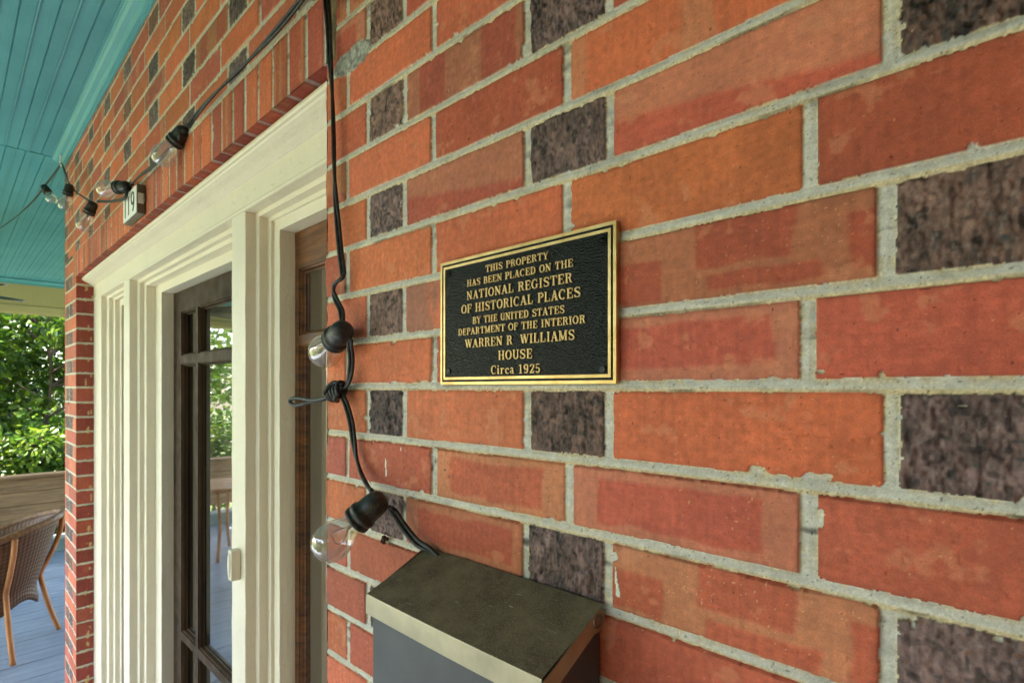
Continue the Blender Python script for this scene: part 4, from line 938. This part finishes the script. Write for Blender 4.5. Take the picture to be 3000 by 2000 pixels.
# ------------------------------------------------------------------ trees and shrubs beyond the porch
def leaf_mass(name, centres, n, size, mat_, parent, rng, flat=.5):
    """thousands of folded leaves in clumps"""
    v = np.zeros((n, 6, 3)); tone = np.zeros(n); tot = sum(c[1]**2 for c in centres); k = 0
    for (c, r) in centres:
        m_ = int(n*r**2/tot)
        if k+m_ > n: m_ = n-k
        d = rng.normal(size=(m_, 3)); d /= np.linalg.norm(d, axis=1)[:, None]
        rad = r*rng.uniform(.35, 1.08, (m_, 1))**.6; P = np.array(c)+d*rad*np.array((1, 1, .85))
        L = size*rng.uniform(.6, 1.25, (m_, 1)); out = d+rng.normal(size=(m_, 3))*.8+np.array((0, 0, -.25)); out /= np.linalg.norm(out, axis=1)[:, None]
        sd_ = np.cross(out, rng.normal(size=(m_, 3))); sd_ /= np.linalg.norm(sd_, axis=1)[:, None]; nm = np.cross(out, sd_)
        Wd = L*.27
        for q, (a, b, z) in enumerate(((0, 0, 0), (.38, 1, .12), (.75, .7, .10), (1, 0, -.08), (.75, -.7, .10), (.38, -1, .12))):
            v[k:k+m_, q] = P+out*L*a+sd_*Wd*b+nm*L*z
        tone[k:k+m_] = np.clip(rng.normal(.45, .25, m_)+rng.normal(0, .12), 0, 1); k += m_
    v = v[:k]; tone = tone[:k]; me = bpy.data.meshes.new(name)
    me.vertices.add(k*6); me.vertices.foreach_set('co', v.reshape(-1).astype(np.float32))
    b = np.arange(k)[:, None]*6; F_ = np.concatenate([b+np.array([[0, 1, 2, 3]]), b+np.array([[0, 3, 4, 5]])], 1).reshape(-1, 4).astype(np.int32)
    me.loops.add(F_.size); me.loops.foreach_set('vertex_index', F_.ravel()); me.polygons.add(len(F_))
    me.polygons.foreach_set('loop_start', np.arange(0, F_.size, 4, dtype=np.int32)); me.polygons.foreach_set('loop_total', np.full(len(F_), 4, np.int32))
    at_ = me.attributes.new('tone', 'FLOAT', 'POINT'); at_.data.foreach_set('value', np.repeat(tone, 6).astype(np.float32))
    me.update(calc_edges=True); return link(name, me, mat_, parent)
def tree(x, y, h, r, n, leaf, label, group, seed, low=.3, cat='tree', nm='broadleaf_tree'):
    rng = np.random.default_rng(seed); rg = random.Random(seed)
    t = thing(nm, label, cat, (x, y, -.6), group); m = MB(); cs = []
    tr = smooth_path([(x, y, -.6), (x+rg.uniform(-.1, .1), y+rg.uniform(-.1, .1), h*.3), (x+rg.uniform(-.25, .25), y+rg.uniform(-.25, .25), h*.62), (x+rg.uniform(-.3, .3), y+rg.uniform(-.3, .3), h*.9)], 5)
    m.tube(tr, [r*.022*(1-.85*i/(len(tr)-1)) for i in range(len(tr))], 8)
    for k in range(26):
        i = rg.randint(2, len(tr)-1); p = tr[i]; a = rg.uniform(0, 2*math.pi); ln_ = r*rg.uniform(.45, 1.0)*(1.1-.4*i/len(tr))
        e = p+Vector((math.cos(a)*ln_, math.sin(a)*ln_, ln_*rg.uniform(-.15, .5))); e.z = max(e.z, low)
        m.tube(smooth_path([p, (p+e)/2+Vector((0, 0, .1*r)), e], 4), [r*.016*(1-.8*j/8) for j in range(9)], 5)
        cs.append((tuple(e), r*rg.uniform(.22, .42)))
        cs.append((tuple((p+e)/2+Vector((rg.uniform(-.2, .2), rg.uniform(-.2, .2), rg.uniform(-.1, .3)))), r*rg.uniform(.16, .32)))
    m.build('trunk', M['bark'], t, True)
    leaf_mass('crown', cs, n, leaf, M['leaf'], t, rng)
    return t
gp = 'broadleaf trees behind the plank railing'
tree(-9.9, .55, 3.4, 1.5, 9000, .105, 'glossy green broadleaf tree directly behind the plank railing beside the brick corner', gp, 3, .2)
tree(-10.6, -1.6, 3.8, 1.7, 8000, .11, 'glossy green broadleaf tree behind the plank railing, partly seen in the door glass', gp, 5, .2)
tree(-9.6, 2.4, 3.2, 1.4, 5000, .11, 'glossy green broadleaf tree hidden mostly behind the brick corner', gp, 8, .2)
tree(-13.5, .6, 5.5, 2.2, 7000, .13, 'taller pale green tree rising behind the nearer trees past the railing', gp, 11, .2)
tree(-12.0, -.5, 4.2, 1.9, 7000, .12, 'bushy green tree filling the gap between the trees behind the railing', gp, 13, .0)
tree(-12.2, 2.2, 4.6, 1.9, 6000, .12, 'bushy green tree farther back past the brick corner', gp, 14, .0)
tree(-16, -2.5, 7, 3.2, 7000, .17, 'large distant tree farthest behind the railing', gp, 15, .0)
gy = 'trees across the lawn'
tree(-5.5, -9.5, 6, 2.6, 5000, .16, 'leafy tree across the lawn to the front left of the porch', gy, 21, .4)
tree(1.8, -12, 7, 3.0, 5000, .18, 'leafy tree across the lawn in front of the plaque wall', gy, 22, .4)

gs = 'low shrubs around the porch'
for i, (x, y, h, r, n) in enumerate(((-8.9, .25, 1.1, .75, 3500), (-9.0, -.8, 1.2, .8, 3500), (-8.8, -1.9, 1.0, .8, 3000), (-9.1, 1.3, 1.2, .8, 2500))):
    tree(x, y, h, r, n, .085, ('dense low shrub against the back of the plank railing', 'dense low shrub behind the middle of the plank railing', 'dense low shrub behind the outer end of the plank railing', 'dense low shrub behind the railing past the brick corner')[i], gs, 40+i, -.3, 'shrub', 'leafy_shrub')
for i, (x, y, h, r, n) in enumerate(((-.6, -3.7, 2.0, .95, 4500), (.9, -3.6, 2.4, 1.1, 4500), (-1.9, -3.8, 2.3, .85, 4000))):  # shrubs out of view, added to block light from the front right
    tree(x, y, h, r, n, .10, ('unseen tall shrub added at the porch front to block light', 'unseen taller shrub added at the right end of the porch front to block light', 'unseen slim tall shrub added before the middle of the porch to block light')[i], gs, 50+i, -.4, 'shrub', 'leafy_shrub')
